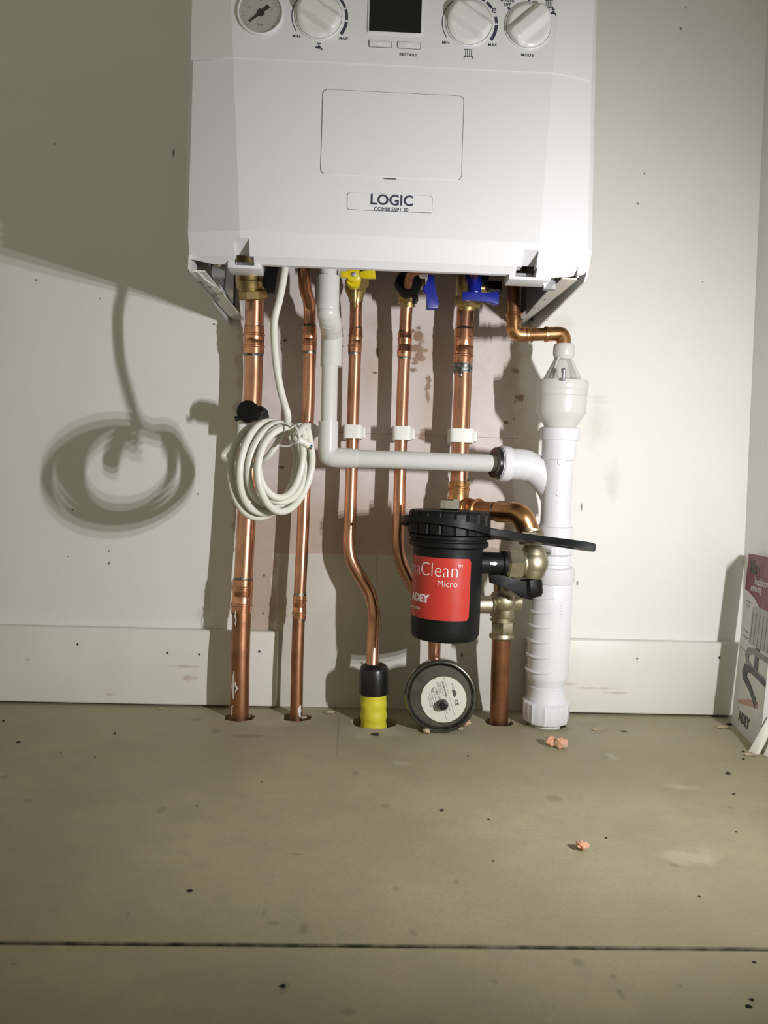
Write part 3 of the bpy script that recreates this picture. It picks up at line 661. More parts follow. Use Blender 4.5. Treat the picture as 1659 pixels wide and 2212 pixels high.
# --- gas pipe
Yb = bases['Y']; pc = thing('copper_gas_pipe', 'copper pipe with an S bend, running down into a black cap and yellow sleeve', 'pipe', Yb)
yd = -Yb.y
bm = BM(); tube(bm, smooth(P([(769, 625, .055), (769, 660, .05), (767, 760, .045), (764, 850, .042), (760, 1000, .042), (757, 1100, .043), (754, 1170, .044), (758, 1205, .045), (770, 1232, .047), (786, 1258, .05), (801, 1288, .053), (808, 1325, .056), (807, 1362, .058), (804, 1440, yd)]), 5), .0078, 24); mk('pipe', bm, m_copper, pc)
coupling('coupling', (769, 710, .047), (766, 762, .045), .0078, pc, beads=(.3, .72))
bm = BM(); A_, B_ = at(808, 1434, yd), at(808, 1498, yd)
q = (B_-A_); lathe(bm, [(0, 0), (pxr(44, A_), 0), (pxr(58, A_), .003), (pxr(64, A_), .008), (pxr(65, A_), q.length*.8), (pxr(63, A_), q.length), (pxr(52, A_), q.length), (0, q.length)], A_, q, 40, ridge=lambda i, j: 1+.008*math.sin(i*.9+j)); mk('sleeve_cap', bm, m_rubber, pc)
bm = BM(); A_ = at(807, 1490, yd); q = Vector((Yb.x, Yb.y, -.02))-A_; n = 20
lathe(bm, [(pxr(56, A_)*(1+.03*math.sin(k*1.35)*(1 if k > 2 else 0)), q.length*k/n) for k in range(n+1)], A_, q, 40, ridge=lambda i, j: 1+.012*math.sin(i*.6+j*.8)); mk('yellow_sleeve', bm, m_wrap, pc)
# --- fourth pipe
pd = thing('copper_pipe', 'slim copper pipe bending in behind the black filter, under the upright blue handle', 'pipe', at(938, 1440, .05))
bm = BM(); tube(bm, smooth(P([(881, 640, .055), (877, 680, .05), (874, 760, .045), (870, 850, .042), (865, 1000, .042), (862, 1110, .043), (860, 1170, .043), (867, 1215, .044), (884, 1252, .046), (908, 1290, .048), (929, 1325, .05), (938, 1370, .05), (938, 1420, .05), (936, 1480, .05)]), 5), .0078, 24); mk('pipe', bm, m_copper, pd)
coupling('coupling', (875, 718, .047), (873, 772, .045), .0078, pd, beads=(.25, .78), grow=1.14)
# --- fifth 22 mm pipe to the filter
pe = thing('copper_pipe', 'thick copper pipe with a tee and right elbow, feeding the black filter from above', 'pipe', at(992, 1090, .05))
bm = BM(); tube(bm, P([(1008, 640, .052), (1003, 700, .05), (999, 850, .047), (995, 940, .047), (991, 1095, .055)]), .0112, 28); mk('pipe', bm, m_copper, pe)
coupling('coupling', (1003, 712, .05), (1000, 785, .048), .0112, pe, beads=(.27, .78))
bm = BM(); lathe(bm, [(.0113, 0), (.0121, .001), (.0121, .009), (.0113, .012)], at(1000, 787, .048), at(999, 850, .047)-at(1000, 787, .048), 32, ridge=lambda i, j: 1+.01*math.sin(i)); mk('solder_band', bm, m_solder, pe)
bm = BM(); tube(bm, smooth([p-Vector((0, .0118, 0)) for p in P([(993, 800, .048), (992, 808, .048), (993, 818, .048)])], 4), [.001, .0015, .0020, .0024, .0026, .0026, .0024, .0022, .001][:9], 10); mk('solder_drip', bm, m_solder, pe)
bm = BM(); lathe(bm, [(.0112, 0), (.0118, .0005), (.0118, .010), (.0112, .0105)], at(993, 1026, .05), at(991, 1095, .055)-at(993, 1026, .05), 32); mk('solder_band', bm, m_solder, pe)
coupling('coupling', (992, 1042, .051), (990, 1084, .055), .0112, pe, m=m_elb, beads=(.35,), grow=1.16, bead=1.24, solder=False)
# tee + horizontal leg + elbow
VX, VY, VD = 1146, 1217, .135                    # upper valve
hp = P([(992, 1095, .055), (1012, 1100, .066), (1060, 1104, .095), (1105, 1107, .125), (1128, 1108, .137)])
bm = BM(); tube(bm, [at(990, 1072, .055), at(991, 1098, .057), at(990, 1130, .057)], .0134, 28); tube(bm, [hp[0], hp[1]+(hp[2]-hp[1])*.12], .0134, 28); mk('tee', bm, m_elb, pe)
for f0 in (.0, .45):
    p = hp[1].lerp(hp[2], f0); bm = BM(); lathe(bm, [(.0125, -.0012), (.0142, -.0004), (.0142, .0008), (.0125, .0016)], p, hp[2]-hp[1], 32); mk('tee_bead', bm, m_elb, pe)
bm = BM(); tube(bm, [hp[1], hp[2], hp[2].lerp(hp[3], .6)], .0114, 28); mk('horizontal_pipe', bm, m_copold, pe)
p = hp[2].lerp(hp[3], .33); bm = BM(); lathe(bm, [(.0115, -.002), (.0123, 0), (.0115, .003)], p, hp[3]-hp[2], 32); mk('solder_ring', bm, m_solder, pe)
el = fillet([hp[2].lerp(hp[3], .40), hp[3].lerp(hp[4], .97), at(1143, 1152, VD)], .022, 12)
bm = BM(); tube(bm, el, .0130, 32); mk('elbow', bm, m_elb, pe)

# ------------------------------------------------------------------ valves under boiler
def lever_flat(poly, org, th, m, name, parent, ex=(1, 0, 0), ey=(0, 0, 1), ez=(0, -1, 0), bev=.0012):
    bm = BM(); prism(bm, poly, th, org, ex, ey, ez, bev); return mk(name, bm, m, parent)
def ppoly(pts, d, ref):                      # photo outline -> local polygon about ref, at its own distance
    o = []
    for x, y in pts: q = at(x, y, d); o.append((q.x-ref.x, q.z-ref.z))
    return o
# A: brass with black lever
ref = at(545, 610, .07)
va = thing('isolating_valve', 'large brass valve with a black lever, leftmost under the boiler', 'valve', ref)
bm = BM(); lpx(bm, (534, 540, .075), (540, 650, .06), [(540, 56), (578, 56), (581, 60), (585, 60), (588, 56), (605, 57), (607, 59), (609, 56), (620, 54), (630, 44), (640, 36)], 40); mk('body', bm, m_brass, va)
bm = BM(); hexa(bm, at(546, 626, .060), at(548, 650, .056)-at(546, 626, .060), .0185, .012, 8, ph=.3); mk('nut', bm, m_brass, va)
bm = BM(); tube(bm, [at(560, 598, .07), at(578, 600, .072)], .006, 20); mk('spindle', bm, m_brass, va)
q = at(584, 604, .075)
lever_flat(ppoly([(576, 560), (610, 560), (601, 592), (597, 612), (597, 622), (595, 636), (578, 636), (576, 624), (569, 620), (569, 604), (577, 598)], .078, q), q, .012, m_black, 'lever', va)
# gas cock
ref = at(768, 610, .06)
vg = thing('gas_valve', 'brass gas cock with a yellow butterfly lever, beside the white overflow pipe', 'valve', ref)
bm = BM(); lpx(bm, (767, 560, .062), (769, 655, .052), [(560, 30), (600, 34), (604, 46), (622, 48), (632, 42), (643, 32), (652, 30)], 32); mk('body', bm, m_brass, vg)
bm = BM(); hexa(bm, at(773, 606, .065), Vector((.55, -.6, -.6)), .0125, .010, 6); mk('nut', bm, m_brass, vg)
bm = BM(); lathe(bm, [(0, 0), (.0035, 0), (.0035, .012), (.0028, .013), (.0028, .020), (.0038, .021), (.0038, .024), (0, .024)], at(767, 622, .078), at(766, 657, .078)-at(767, 622, .078), 20); mk('test_point', bm, m_brass, vg)
q = at(764, 594, .09)
bm = BM(); lathe(bm, [(0, -.014), (.0095, -.014), (.0095, 0), (.0085, .003), (.0055, .004), (0, .004)], q, (0, -1, -.15), 32); tube(bm, [at(764, 605, .088), at(764, 612, .078)], .0085, 24)
lv = mk('lever', bm, m_yel, vg)
lever_flat(ppoly([(736, 587), (751, 587), (751, 600), (736, 600)], .092, q), q+Vector((0, 0, 0)), .005, m_yel, 'lever_wing', lv)
lever_flat(ppoly([(776, 587), (792, 586), (810, 583), (812, 602), (795, 602), (778, 600)], .092, q), q+Vector((0, 0, 0)), .005, m_yel, 'lever_wing', lv)
bm = BM(); lathe(bm, [(0, .003), (.0032, .003), (.0028, .0055), (0, .006)], q, (0, -1, -.15), 20); mk('screw', bm, m_galv, lv)
# D valve
ref = at(881, 615, .06)
vd = thing('isolating_valve', 'brass valve with black collar and upright blue handle at its right', 'valve', ref)
bm = BM(); lpx(bm, (880, 560, .066), (881, 675, .052), [(560, 40), (590, 44), (596, 50), (630, 50), (640, 42), (652, 34), (664, 30)], 32); mk('body', bm, m_brass, vd)
bm = BM(); hexa(bm, at(881, 636, .054), at(881, 662, .052)-at(881, 636, .054), .0145, .011, 6); mk('nut', bm, m_brass, vd)
bm = BM(); lathe(bm, [(.008, 0), (.0145, 0), (.0160, .004), (.0160, .012), (.0140, .015), (.0065, .015), (.0065, .004), (.008, 0)], at(881, 622, .074), Vector((-.05, -1, .25)), 36, ridge=lambda i, j: 1.03 if i % 6 < 3 else .99); mk('collar', bm, m_black, vd)
bm = BM(); box(bm, at(896, 651, .085)-Vector((.003, .002, .003)), at(896, 640, .085)+Vector((.003, .003, .003)), .001); mk('collar_tab', bm, m_black, vd)
bm = BM(); tube(bm, [at(900, 612, .07), at(918, 612, .072)], .0055, 20); mk('spindle', bm, m_brass, vd)
q = at(930, 630, .08)
lever_flat(ppoly([(925, 595), (938, 597), (937, 622), (941, 640), (948, 656), (945, 668), (921, 668), (922, 636), (913, 632), (914, 620), (921, 618)], .085, q), q, .010, m_blue, 'handle', vd)
# E valve
ref = at(1010, 625, .06)
ve = thing('isolating_valve', 'brass valve with a sideways blue handle, above the thick pipe to the filter', 'valve', ref)
bm = BM(); lpx(bm, (1016, 560, .068), (1008, 680, .052), [(560, 44), (590, 50), (600, 56), (636, 54), (650, 44), (670, 38)], 32); mk('body', bm, m_brass, ve)
bm = BM(); hexa(bm, at(1011, 640, .056), at(1008, 672, .052)-at(1011, 640, .056), .0180, .013, 6); mk('nut', bm, m_brass, ve)
bm = BM(); lathe(bm, [(.008, 0), (.0130, 0), (.0145, .004), (.0145, .012), (.0125, .015), (.0065, .015), (.0065, .004), (.008, 0)], at(1029, 600, .074), Vector((-.05, -1, -.1)), 36, ridge=lambda i, j: 1.03 if i % 6 < 3 else .99); mk('collar', bm, m_black, ve)
bm = BM(); tube(bm, [at(1036, 622, .082), at(1056, 624, .082)], .0055, 18); mk('spindle', bm, m_brass, ve)
bm = BM(); box(bm, at(1052, 632, .08), at(1084, 608, .095), .0012); mk('plug', bm, m_black, ve)
q = at(1032, 640, .10)
bm = BM(); lathe(bm, [(0, -.02), (.010, -.02), (.0085, -.004), (.0085, .006), (.007, .008), (0, .008)], at(1025, 628, .09), Vector((0, -.35, -1)), 28); hb = mk('handle', bm, m_blue, ve)
lever_flat(ppoly([(998, 632), (1016, 631), (1030, 636), (1050, 634), (1077, 631), (1077, 656), (1070, 660), (1045, 651), (1020, 650), (998, 649)], .102, q), q, .006, m_blue, 'handle_wing', hb)
# small filling tube running between collars
ft_ = thing('copper_filling_tube', 'thin bent copper tube linking the two black collars behind the boiler lip', 'pipe', at(890, 590, .09))
bm = BM(); tube(bm, fillet([at(881, 617, .095), at(888, 584, .12), at(935, 583, .12), at(1022, 580, .12), at(1026, 596, .09)], .012, 8), .0052, 20); mk('tube', bm, m_copold, ft_)

# ------------------------------------------------------------------ relief pipe over to the tundish
TA, TB = (1219, 742, .105), (1177, 1572, .066)
tp = lambda y: (TA[0]+(TB[0]-TA[0])*(y-TA[1])/(TB[1]-TA[1]), y, TA[2]+(TB[2]-TA[2])*(y-TA[1])/(TB[1]-TA[1]))
pf = thing('copper_discharge_pipe', 'short copper pipe with two elbows dropping into the clear tundish', 'pipe', at(1150, 722, .1))
bm = BM(); tube(bm, [at(1110, 560, .10), at(1110, 640, .10), at(1110, 690, .10)], .0074, 24); mk('pipe', bm, m_copold, pf)
e1_ = fillet([at(1110, 676, .10), at(1110, 722, .10), at(1140, 723, .10)], .018, 10); bm = BM(); tube(bm, e1_, .0086, 28); mk('elbow', bm, m_elb, pf)
bm = BM(); tube(bm, [at(1134, 723, .10), at(1182, 722, .103)], .0076, 24); mk('pipe', bm, m_elb, pf)
e2_ = fillet([at(1176, 722, .103), at(1217, 720, .105), at(1219, 750, .105)], .018, 10); bm = BM(); tube(bm, e2_, .0086, 28); mk('elbow', bm, m_elb, pf)
for a_, b_ in (((1110, 676, .10), (1110, 683, .10)), ((1110, 694, .10), (1110, 697, .10)), ((1134, 723, .10), (1142, 723, .10)), ((1176, 722, .103), (1184, 722, .103)), ((1148, 723, .1), (1150, 723, .1))):
    A_, B_ = at(*a_), at(*b_); L = (B_-A_).length; bm = BM(); lathe(bm, [(.0082, 0), (.0096, L*.2), (.0096, L*.8), (.0082, L)], A_, B_-A_, 28); mk('bead', bm, m_elb, pf)

# ------------------------------------------------------------------ tundish, waste fitting, self sealing trap
def tl(name, rows, m, parent, segs=56, ridge=None, ph=0.0):
    bm = BM(); lpx(bm, TA, TB, rows, segs, ridge, ph=ph); return mk(name, bm, m, parent)
tu = thing('tundish', 'translucent white tundish funnel on top of the white waste stack', 'tundish', at(*tp(900)))
tl('inlet_nut', [(743, 40), (746, 44), (752, 46), (765, 46), (770, 42), (775, 38)], m_tun, tu)
# see-through cone as a thin shell with window posts
A_, B_ = at(*tp(774)), at(*tp(819)); L = (B_-A_).length; ra, rb = pxr(38, A_), pxr(82, B_); bm = BM()
lathe(bm, [(ra, 0), (rb, L), (rb-.0012, L), (ra-.0012, 0), (ra, 0)], A_, B_-A_, 48); mk('funnel', bm, m_clear, tu)
u_, v_, ax_ = frame(B_-A_)
for k in range(4):
    a = PI/4+k*PI/2+.1; bm = BM(); n_ = u_*math.cos(a)+v_*math.sin(a); s_ = u_*-math.sin(a)+v_*math.cos(a)
    tube(bm, [A_+n_*ra*.9, B_+n_*rb*.93], .0022, 10); mk('funnel_rib', bm, m_tun, tu)
bm = BM(); q1, q2 = at(1218, 796, .135), at(1217, 818, .135); lathe(bm, [(0, 0), (.0022, 0), (.0029, .0012), (.0029, .0036), (.0022, .0046), (.0022, .014), (0, .014)], q1, q2-q1, 20); mk('screw', bm, m_galv, tu)
tl('cup', [(818, 100), (819, 108), (822, 111), (836, 111), (839, 108), (840, 110), (850, 110), (852, 106), (862, 107), (868, 106), (886, 105), (889, 103), (918, 64)], m_tun, tu)
wf = thing('waste_branch', 'white swept tee taking the horizontal overflow pipe, below the tundish', 'waste pipe', at(*tp(1060)))
tl('socket', [(916, 66), (918, 82), (920, 86), (940, 86), (943, 84), (944, 74), (984, 72), (987, 64), (1125, 64)], m_pvc, wf)
for y, dx in ((1000, 0), (1066, -2)):
    c = at(*tp(y)); bm = BM(); lathe(bm, [(0, 0), (.0048, 0), (.0042, .0012), (.002, .0014), (0, .001)], c+Vector((-.001, -pxr(63, c), 0)), (0, -1, 0), 20); mk('moulding_stud', bm, m_pvc, wf)
bpth = smooth([at(1078, 1001, .085), at(1100, 1002, .085), at(1128, 1004, .084), at(1155, 1014, .083), at(1180, 1038, .083), at(1198, 1072, .083), at(1203, 1110, .083)], 6)
n = len(bpth); bm = BM(); tube(bm, bpth, [pxr(68, bpth[0]) if k < n*.38 else pxr(66-4*(k/n), bpth[0]) for k in range(n)], 40); mk('swept_branch', bm, m_pvc, wf)
q0, q1 = at(1080, 1001, .085), at(1106, 1003, .085); Rr = pxr(77, q0)
bm = BM(); dirn = (q1-q0)+Vector((0, .004, 0)); lathe(bm, [(Rr*.80, 0), (Rr*.95, 0), (Rr, .0015), (Rr, .0115), (Rr*.95, .0135), (Rr*.8, .0135), (Rr*.8, 0)], q0-dirn.normalized()*.002, dirn, 48); mk('socket_collar', bm, m_pvc, wf)
bm = BM(); lathe(bm, [(Rr*.45, -.002), (Rr*.86, -.003), (Rr*.9, 0), (Rr*.86, .003), (Rr*.45, .003), (Rr*.45, -.002)], q0-dirn.normalized()*.005, dirn, 48); mk('rubber_seal', bm, m_rubber, wf)
tl('lower_socket', [(1120, 64), (1126, 68), (1128, 78), (1150, 78), (1152, 74)], m_pvc, wf)

tr_ = thing('waste_valve', 'white self-sealing waste valve with ribbed lower nut, standing in the floor', 'waste valve', bases['T'])
rib = lambda n_: (lambda i, j: 1.0 if (i % n_) else 1.045)
def nutridge(per, amt=.05):
    return lambda i, j: (1+amt) if (i % per) == 0 else 1.0
tl('upper_nut', [(1151, 70), (1154, 80), (1156, 84), (1184, 84), (1187, 78), (1190, 70)], m_pvc, tr_, 64, nutridge(8, -.03))
tl('neck', [(1184, 68), (1190, 72), (1206, 74), (1208, 68), (1226, 68)], m_pvc, tr_)
tl('union_nut', [(1214, 84), (1216, 92), (1246, 92), (1249, 88), (1250, 80)], m_pvc, tr_, 64, nutridge(10, -.03))
tl('body', [(1247, 82), (1252, 88), (1300, 89), (1380, 89), (1450, 88), (1458, 86), (1476, 68), (1500, 70), (1508, 74), (1512, 80)], m_pvc, tr_)
for i, y in enumerate((1283, 1313, 1344, 1376, 1408, 1440)):
    c = at(*tp(y)); R1 = pxr(89, c); bm = BM(); ax = (at(*TB)-at(*TA)).normalized(); V0 = []
    ax = (ax+Vector((.13, 0, 0))).normalized()
    uu = Vector((-1, 0, 0)); uu = (uu-ax*uu.dot(ax)).normalized(); vv = ax.cross(uu)
    arcp = [c+(uu*math.cos(t)+vv*math.sin(t))*(R1+.0008) for t in [math.radians(-85+170*k/24) for k in range(25)]]
    rr = [.0004+.0019*math.sin(PI*k/24)**.6 for k in range(25)]
    tube(bm, arcp, rr, 8); mk('rib', bm, m_pvc, tr_)
c = at(*tp(1470)); bm = BM(); q1, q2 = at(1193, 1464, .022+.04), at(1191, 1482, .022+.04)
tl('lower_collar', [(1476, 60), (1477, 76), (1488, 77), (1502, 82), (1505, 84), (1514, 86)], m_pvc, tr_)
tl('lower_nut', [(1508, 84), (1511, 98), (1516, 99), (1548, 97), (1553, 92), (1556, 80)], m_pvc, tr_, 66, nutridge(6, .035))
tl('spigot', [(1550, 64), (1600, 64), (1660, 64)], m_over, tr_)
for k in range(7):
    q = at(1212, 1297+k*5.5, .115); bm = BM(); box(bm, (q.x-.003-(.001*(k % 3)), q.y-.0005, q.z-.0002), (q.x+.0035, q.y+.001, q.z+.0003))
    o_ = None; bm.free()
# rest the tiny embossed text on the surface of the trap body
for k in range(6):
    c = at(*tp(1297+k*6)); R1 = pxr(88.5, c); bm = BM(); w = (.0045, .003, .004, .0035, .0045, .0025)[k]
    a = math.radians(8); xx = c.x+R1*math.sin(a); yy = c.y-R1*math.cos(a); box(bm, (xx-w, yy-.0004, c.z-.00025), (xx+w, yy+.0006, c.z+.00025)); mk('embossed_line', bm, m_g1, tr_)

# ------------------------------------------------------------------ overflow pipe
ov = thing('overflow_pipe', 'white plastic overflow pipe stepping down then running across in front of the copper pipes', 'pipe', at(707, 985, .066))
bm = BM(); tube(bm, [at(710, 545, .105), at(708, 600, .105)], pxr(38, at(708, 600, .105)), 32); mk('upper_pipe', bm, m_over, ov)
q = at(708, 640, .105)
bm = BM(); pth = fillet([at(709, 598, .105), at(708, 676, .105), at(718, 702, .060), at(716, 792, .060)], .016, 10); R1 = pxr(49, q); tube(bm, pth, R1, 36); bm.free()
bm = BM(); pth = fillet([at(709, 598, .105), at(708, 678, .105), at(715, 700, .085)], .014, 10); tube(bm, pth, R1, 36); bmesh.ops.create_icosphere(bm, subdivisions=3, radius=R1*.98, matrix=Matrix.Translation(at(708, 675, .105))); mk('elbow', bm, m_over, ov)
bm = BM(); tube(bm, [at(711, 690, .096), at(717, 722, .062)], R1*.96, 36); mk('elbow_link', bm, m_over, ov)
bm = BM(); pth = fillet([at(715, 706, .076), at(717.5, 722, .060), at(715, 792, .060)], .008, 6); tube(bm, pth, pxr(46, at(717, 750, .06)), 36); mk('lower_elbow', bm, m_over, ov)
bm = BM(); tube(bm, [at(713, 780, .062), at(710, 920, .064)], pxr(35, at(711, 850, .063)), 32); mk('pipe', bm, m_over, ov)
bm = BM(); q = at(709, 987, .065); pth = [at(709.5, 911, .065), at(708, 950, .065)]+[]; R2 = pxr(43, q)
cn = fillet([at(709.5, 911, .065), at(708, 988, .065), at(772, 990, .065)], .010, 6); tube(bm, cn, R2, 36); bmesh.ops.create_icosphere(bm, subdivisions=3, radius=R2*.99, matrix=Matrix.Translation(at(709.5, 984, .065))); mk('corner_elbow', bm, m_over, ov)
bm = BM(); tube(bm, [at(760, 990, .065), at(1064, 1001, .080), at(1075, 1001.5, .081)], pxr(38, at(900, 990, .07)), 32); mk('horizontal_pipe', bm, m_over, ov)

# ------------------------------------------------------------------ pipe clips
def clip(px, py, w, r, d, label, tilt=0):
    c = at(px, py, d); t = thing('pipe_clip', label, 'pipe clip', Vector((c.x, 0, c.z)), 'white pipe clips in a row'); H = .0085; ro = r+.0035
    bm = BM(); n = 28; outer = []; a0 = math.radians(0)
    prof = [(-ro-.001, 0), (-ro-.001, -c.y*.0-d*.6), ]
    pts = []
    # squarish ring in plan, open nowhere: outer rounded square, inner circle
    hw = ro+.001
    poly = [(x, y) for x, y in rrect(2*hw, 2*hw, .006, 5)]
    A_ = [bm.verts.new((c.x+x, c.y+y, c.z-H)) for x, y in poly]; B_ = [bm.verts.new((c.x+x, c.y+y, c.z+H)) for x, y in poly]
    m_ = len(poly); inn = [(math.cos(math.atan2(y, x))*(r+.0002), math.sin(math.atan2(y, x))*(r+.0002)) for x, y in poly]
    Ai = [bm.verts.new((c.x+x, c.y+y, c.z-H)) for x, y in inn]; Bi = [bm.verts.new((c.x+x, c.y+y, c.z+H)) for x, y in inn]
    for i in range(m_):
        k = (i+1) % m_
        bm.faces.new((A_[i], A_[k], B_[k], B_[i])); bm.faces.new((Ai[i], Bi[i], Bi[k], Ai[k])); bm.faces.new((A_[i], Ai[i], Ai[k], A_[k])); bm.faces.new((B_[i], B_[k], Bi[k], Bi[i]))
    mk('band', bm, m_clip, t)
    bm = BM(); box(bm, (c.x+hw-.0005, c.y-hw*.75, c.z-H*.85), (c.x+hw+.0035, c.y-hw*.1, c.z+H*.75), .0006); mk('latch', bm, m_clip, t)
    bm = BM(); box(bm, (c.x-hw*.75, c.y+hw-.001, c.z-H), (c.x+hw*.75, -.0002, c.z+H), .0005); mk('base', bm, m_clip, t)
clip(543, 926, 40, .0116, .045, 'white pipe clip half hidden by the coil, on the far left pipe')
clip(661, 931, 40, .0078, .042, 'white pipe clip just right of the cable coil')
clip(762, 934, 45, .0078, .042, 'white pipe clip on the slim pipe that ends in the yellow sleeve')
clip(868, 937, 45, .0078, .042, 'white pipe clip on the slim pipe that runs behind the filter')
clip(995, 943, 66, .0112, .047, 'widest white pipe clip, on the thick pipe right of centre')

# ------------------------------------------------------------------ black cap knob at pipe A
q = at(541, 893, .075)
dc = thing('black_cap', 'small round black plastic cap with side lugs above the cable coil', 'cap', q)
bm = BM(); lathe(bm, [(0, -.012), (.008, -.012), (.0105, 0), (.0132, .001), (.0138, .004), (.0138, .014), (.0125, .017), (0, .018)], q, (-.12, -1, .05), 12, ph=.2); mk('cap', bm, m_black, dc)
for a_, b_ in (((556, 886, .09), (566, 882, .09)), ((518, 902, .09), (509, 905, .09))):
    bm = BM(); A_, B_ = at(*a_), at(*b_); tube(bm, [A_, A_.lerp(B_, .5), B_, B_+(B_-A_)*.2], [.0030, .0026, .0038, .002], 12); mk('lug', bm, m_black, dc)
bm = BM(); lathe(bm, [(0, -.006), (.0105, -.006), (.0125, 0), (.012, .008), (0, .009)], at(556, 898, .072), (.5, -.8, -.1), 10); mk('cap_shoulder', bm, m_black, dc)

# ------------------------------------------------------------------ cable with coil
cb = thing('power_cable', 'coiled white mains cable hanging from the boiler on its own lead, tied in loops', 'cable', at(585, 1010, .24))
Cc = at(592, 1008, .23); az = math.radians(56); nn = Vector((math.sin(az), -math.cos(az), 0)); uu = Vector((math.cos(az), math.sin(az), 0)); vv = Vector((.10, 0, 1)).normalized()
pts = P([(617, 556, .235), (616, 572, .236), (612, 605, .238), (603, 650, .24), (594, 685, .24), (592, 725, .24), (597, 790, .24), (608, 850, .238), (622, 905, .235)])
loops = [(-.017, .048, .049, -.004), (-.009, .040, .043, .001), (-.004, .046, .047, -.001), (.003, .043, .042, .002), (.007, .037, .039, .003), (.011, .033, .036, .004), (.016, .042, .043, -.003)]
rnd = random.Random(3)
for li, (off, ru, rv, dv) in enumerate(loops):
    for k in range(16):
        t = k/16; a = math.radians(62)+2*PI*t + (0 if li else .1)
        o2 = off+(loops[min(li+1, 6)][0]-off)*t
        pts.append(Cc+nn*(o2+.002*math.sin(a*2+li))+uu*(ru*math.cos(a)+.005*math.sin(li*2.1))+vv*(rv*math.sin(a)+dv))
pts += [Cc+nn*.02+uu*.018+vv*.043, at(640, 944, .262), at(656, 955, .262), at(667, 963, .26)]
bm = BM(); tube(bm, smooth(pts, 5), .0037, 14); mk('cable', bm, m_cable, cb)
bm = BM(); tube(bm, smooth(P([(600, 925, .225), (560, 932, .215), (515, 952, .20), (486, 975, .19), (484, 992, .19), (505, 1002, .20), (548, 1004, .22), (575, 990, .235), (600, 955, .24), (612, 925, .235)]), 6, True), .0033, 14, True); mk('loose_loop', bm, m_cable, cb)
e = at(667, 963, .26); dr_ = (e-at(656, 955, .262)).normalized()
for k, m_ in enumerate((m_blue, m_green, m_brown)):
    o3 = Vector((.0006*(k-1), 0, .0016*(1-k))); bm = BM(); tube(bm, [e+o3-dr_*.003, e+o3+dr_*(.0045-.001*k)], .0012, 10); mk('wire_core', bm, m_, cb)
bm = BM(); tube(bm, smooth(P([(634, 918, .262), (644, 932, .268), (646, 950, .268), (634, 958, .262), (626, 950, .24), (626, 928, .24)]), 6, True), .0011, 8, True); tube(bm, smooth(P([(634, 958, .262), (620, 964, .258), (604, 962, .255)]), 6), .0010, 8); mk('cable_tie', bm, m_tun, cb)

# ------------------------------------------------------------------ magnetic filter
FA, FB = (972, 1102, .145), (960, 1380, .140)
mf = thing('magnetic_filter', 'black round magnetic filter with a red label, between the copper pipes', 'filter', at(*FB))
def flx(name, rows, m, segs=64, ridge=None):
    bm = BM(); lpx(bm, FA, FB, rows, segs, ridge); return mk(name, bm, m, mf)
flx('lid', [(1102, 150), (1102.5, 166), (1106, 174), (1110, 176), (1150, 178), (1152, 172)], m_blackm, 140, lambda i, j: 1.0 if (i % 7) else .965)
bm = BM(); c0 = at(972, 1102, .145); hexa(bm, c0, (0, 0, 1), .0115, .0125, 8, ph=.2); mk('bleed_nut', bm, m_chrome, mf)
flx('flange', [(1152, 150), (1154, 172), (1160, 172), (1163, 164), (1166, 164), (1168, 172), (1176, 172), (1180, 158)], m_blackm)
body = flx('body', [(1176, 150), (1184, 150), (1260, 149), (1350, 148), (1364, 147), (1372, 142), (1376, 134), (1378, 118)], m_blackm)
# label wrapped round the body
FAw, FBw = at(*FA), at(*FB); fax = (FBw-FAw); fl_ = fax.length; fn = fax.normalized()
fc = lambda y: FAw+fax*((y-FA[1])/(FB[1]-FA[1]))
toC = (CAM-fc(1260)); toC = (toC-fn*toC.dot(fn)).normalized(); rgt = toC.cross(fn).normalized()
if rgt.x < 0: rgt = -rgt
upv = -fn
def cyl(px_ang, h, r):                       # angle from the camera-facing line, height along axis from y=1260
    return fc(1260)+upv*h+(toC*math.cos(px_ang)+rgt*math.sin(px_ang))*r
Rb = pxr(149, fc(1260)); 
def ang_of(px): return math.asin(max(-1, min(1, (px-966)/74.5)))
h_of = lambda py: -(py-1260)/(FB[1]-FA[1])*fl_
a0, a1_ = -1.75, ang_of(1014); h0, h1 = h_of(1328), h_of(1199)
bm = BM(); NX, NZ = 40, 2; G = []
cr = .004
for i in range(NX+1):
    a = a0+(a1_-a0)*i/NX; ex_ = max(0, a*Rb-(a1_*Rb-cr)); dz = cr-math.sqrt(max(0, cr*cr-ex_*ex_)); G.append((a, h0+dz, h1-dz))
lo = [bm.verts.new(cyl(a, z0, Rb+.0004)) for a, z0, z1 in G]; hi = [bm.verts.new(cyl(a, z1, Rb+.0004)) for a, z0, z1 in G]
lo2 = [bm.verts.new(cyl(a, z0, Rb-.0006)) for a, z0, z1 in G]; hi2 = [bm.verts.new(cyl(a, z1, Rb-.0006)) for a, z0, z1 in G]
for i in range(NX):
    for q_ in ((lo, hi), (lo2, lo), (hi, hi2)): bm.faces.new((q_[0][i], q_[0][i+1], q_[1][i+1], q_[1][i]))
bm.faces.new((lo[-1], hi[-1], hi2[-1], lo2[-1]))
lab = mk('label', bm, m_red, mf, label='red printed label wrapped around the body')
def wraptext(s, size, px_right, py, sx=1.0, **k):
    bm = textmesh(s, size, align='RIGHT', **k); bmesh.ops.triangulate(bm, faces=bm.faces[:])
    bmesh.ops.subdivide_edges(bm, edges=[e for e in bm.edges if e.calc_length() > .002], cuts=2, use_grid_fill=False)
    ar = ang_of(px_right); h = h_of(py)
    for v in bm.verts: x, y, z = v.co; v.co = cyl(ar+x*sx/Rb, h+y, Rb+.0006+z)
    return mk('lettering', bm, m_white, lab)
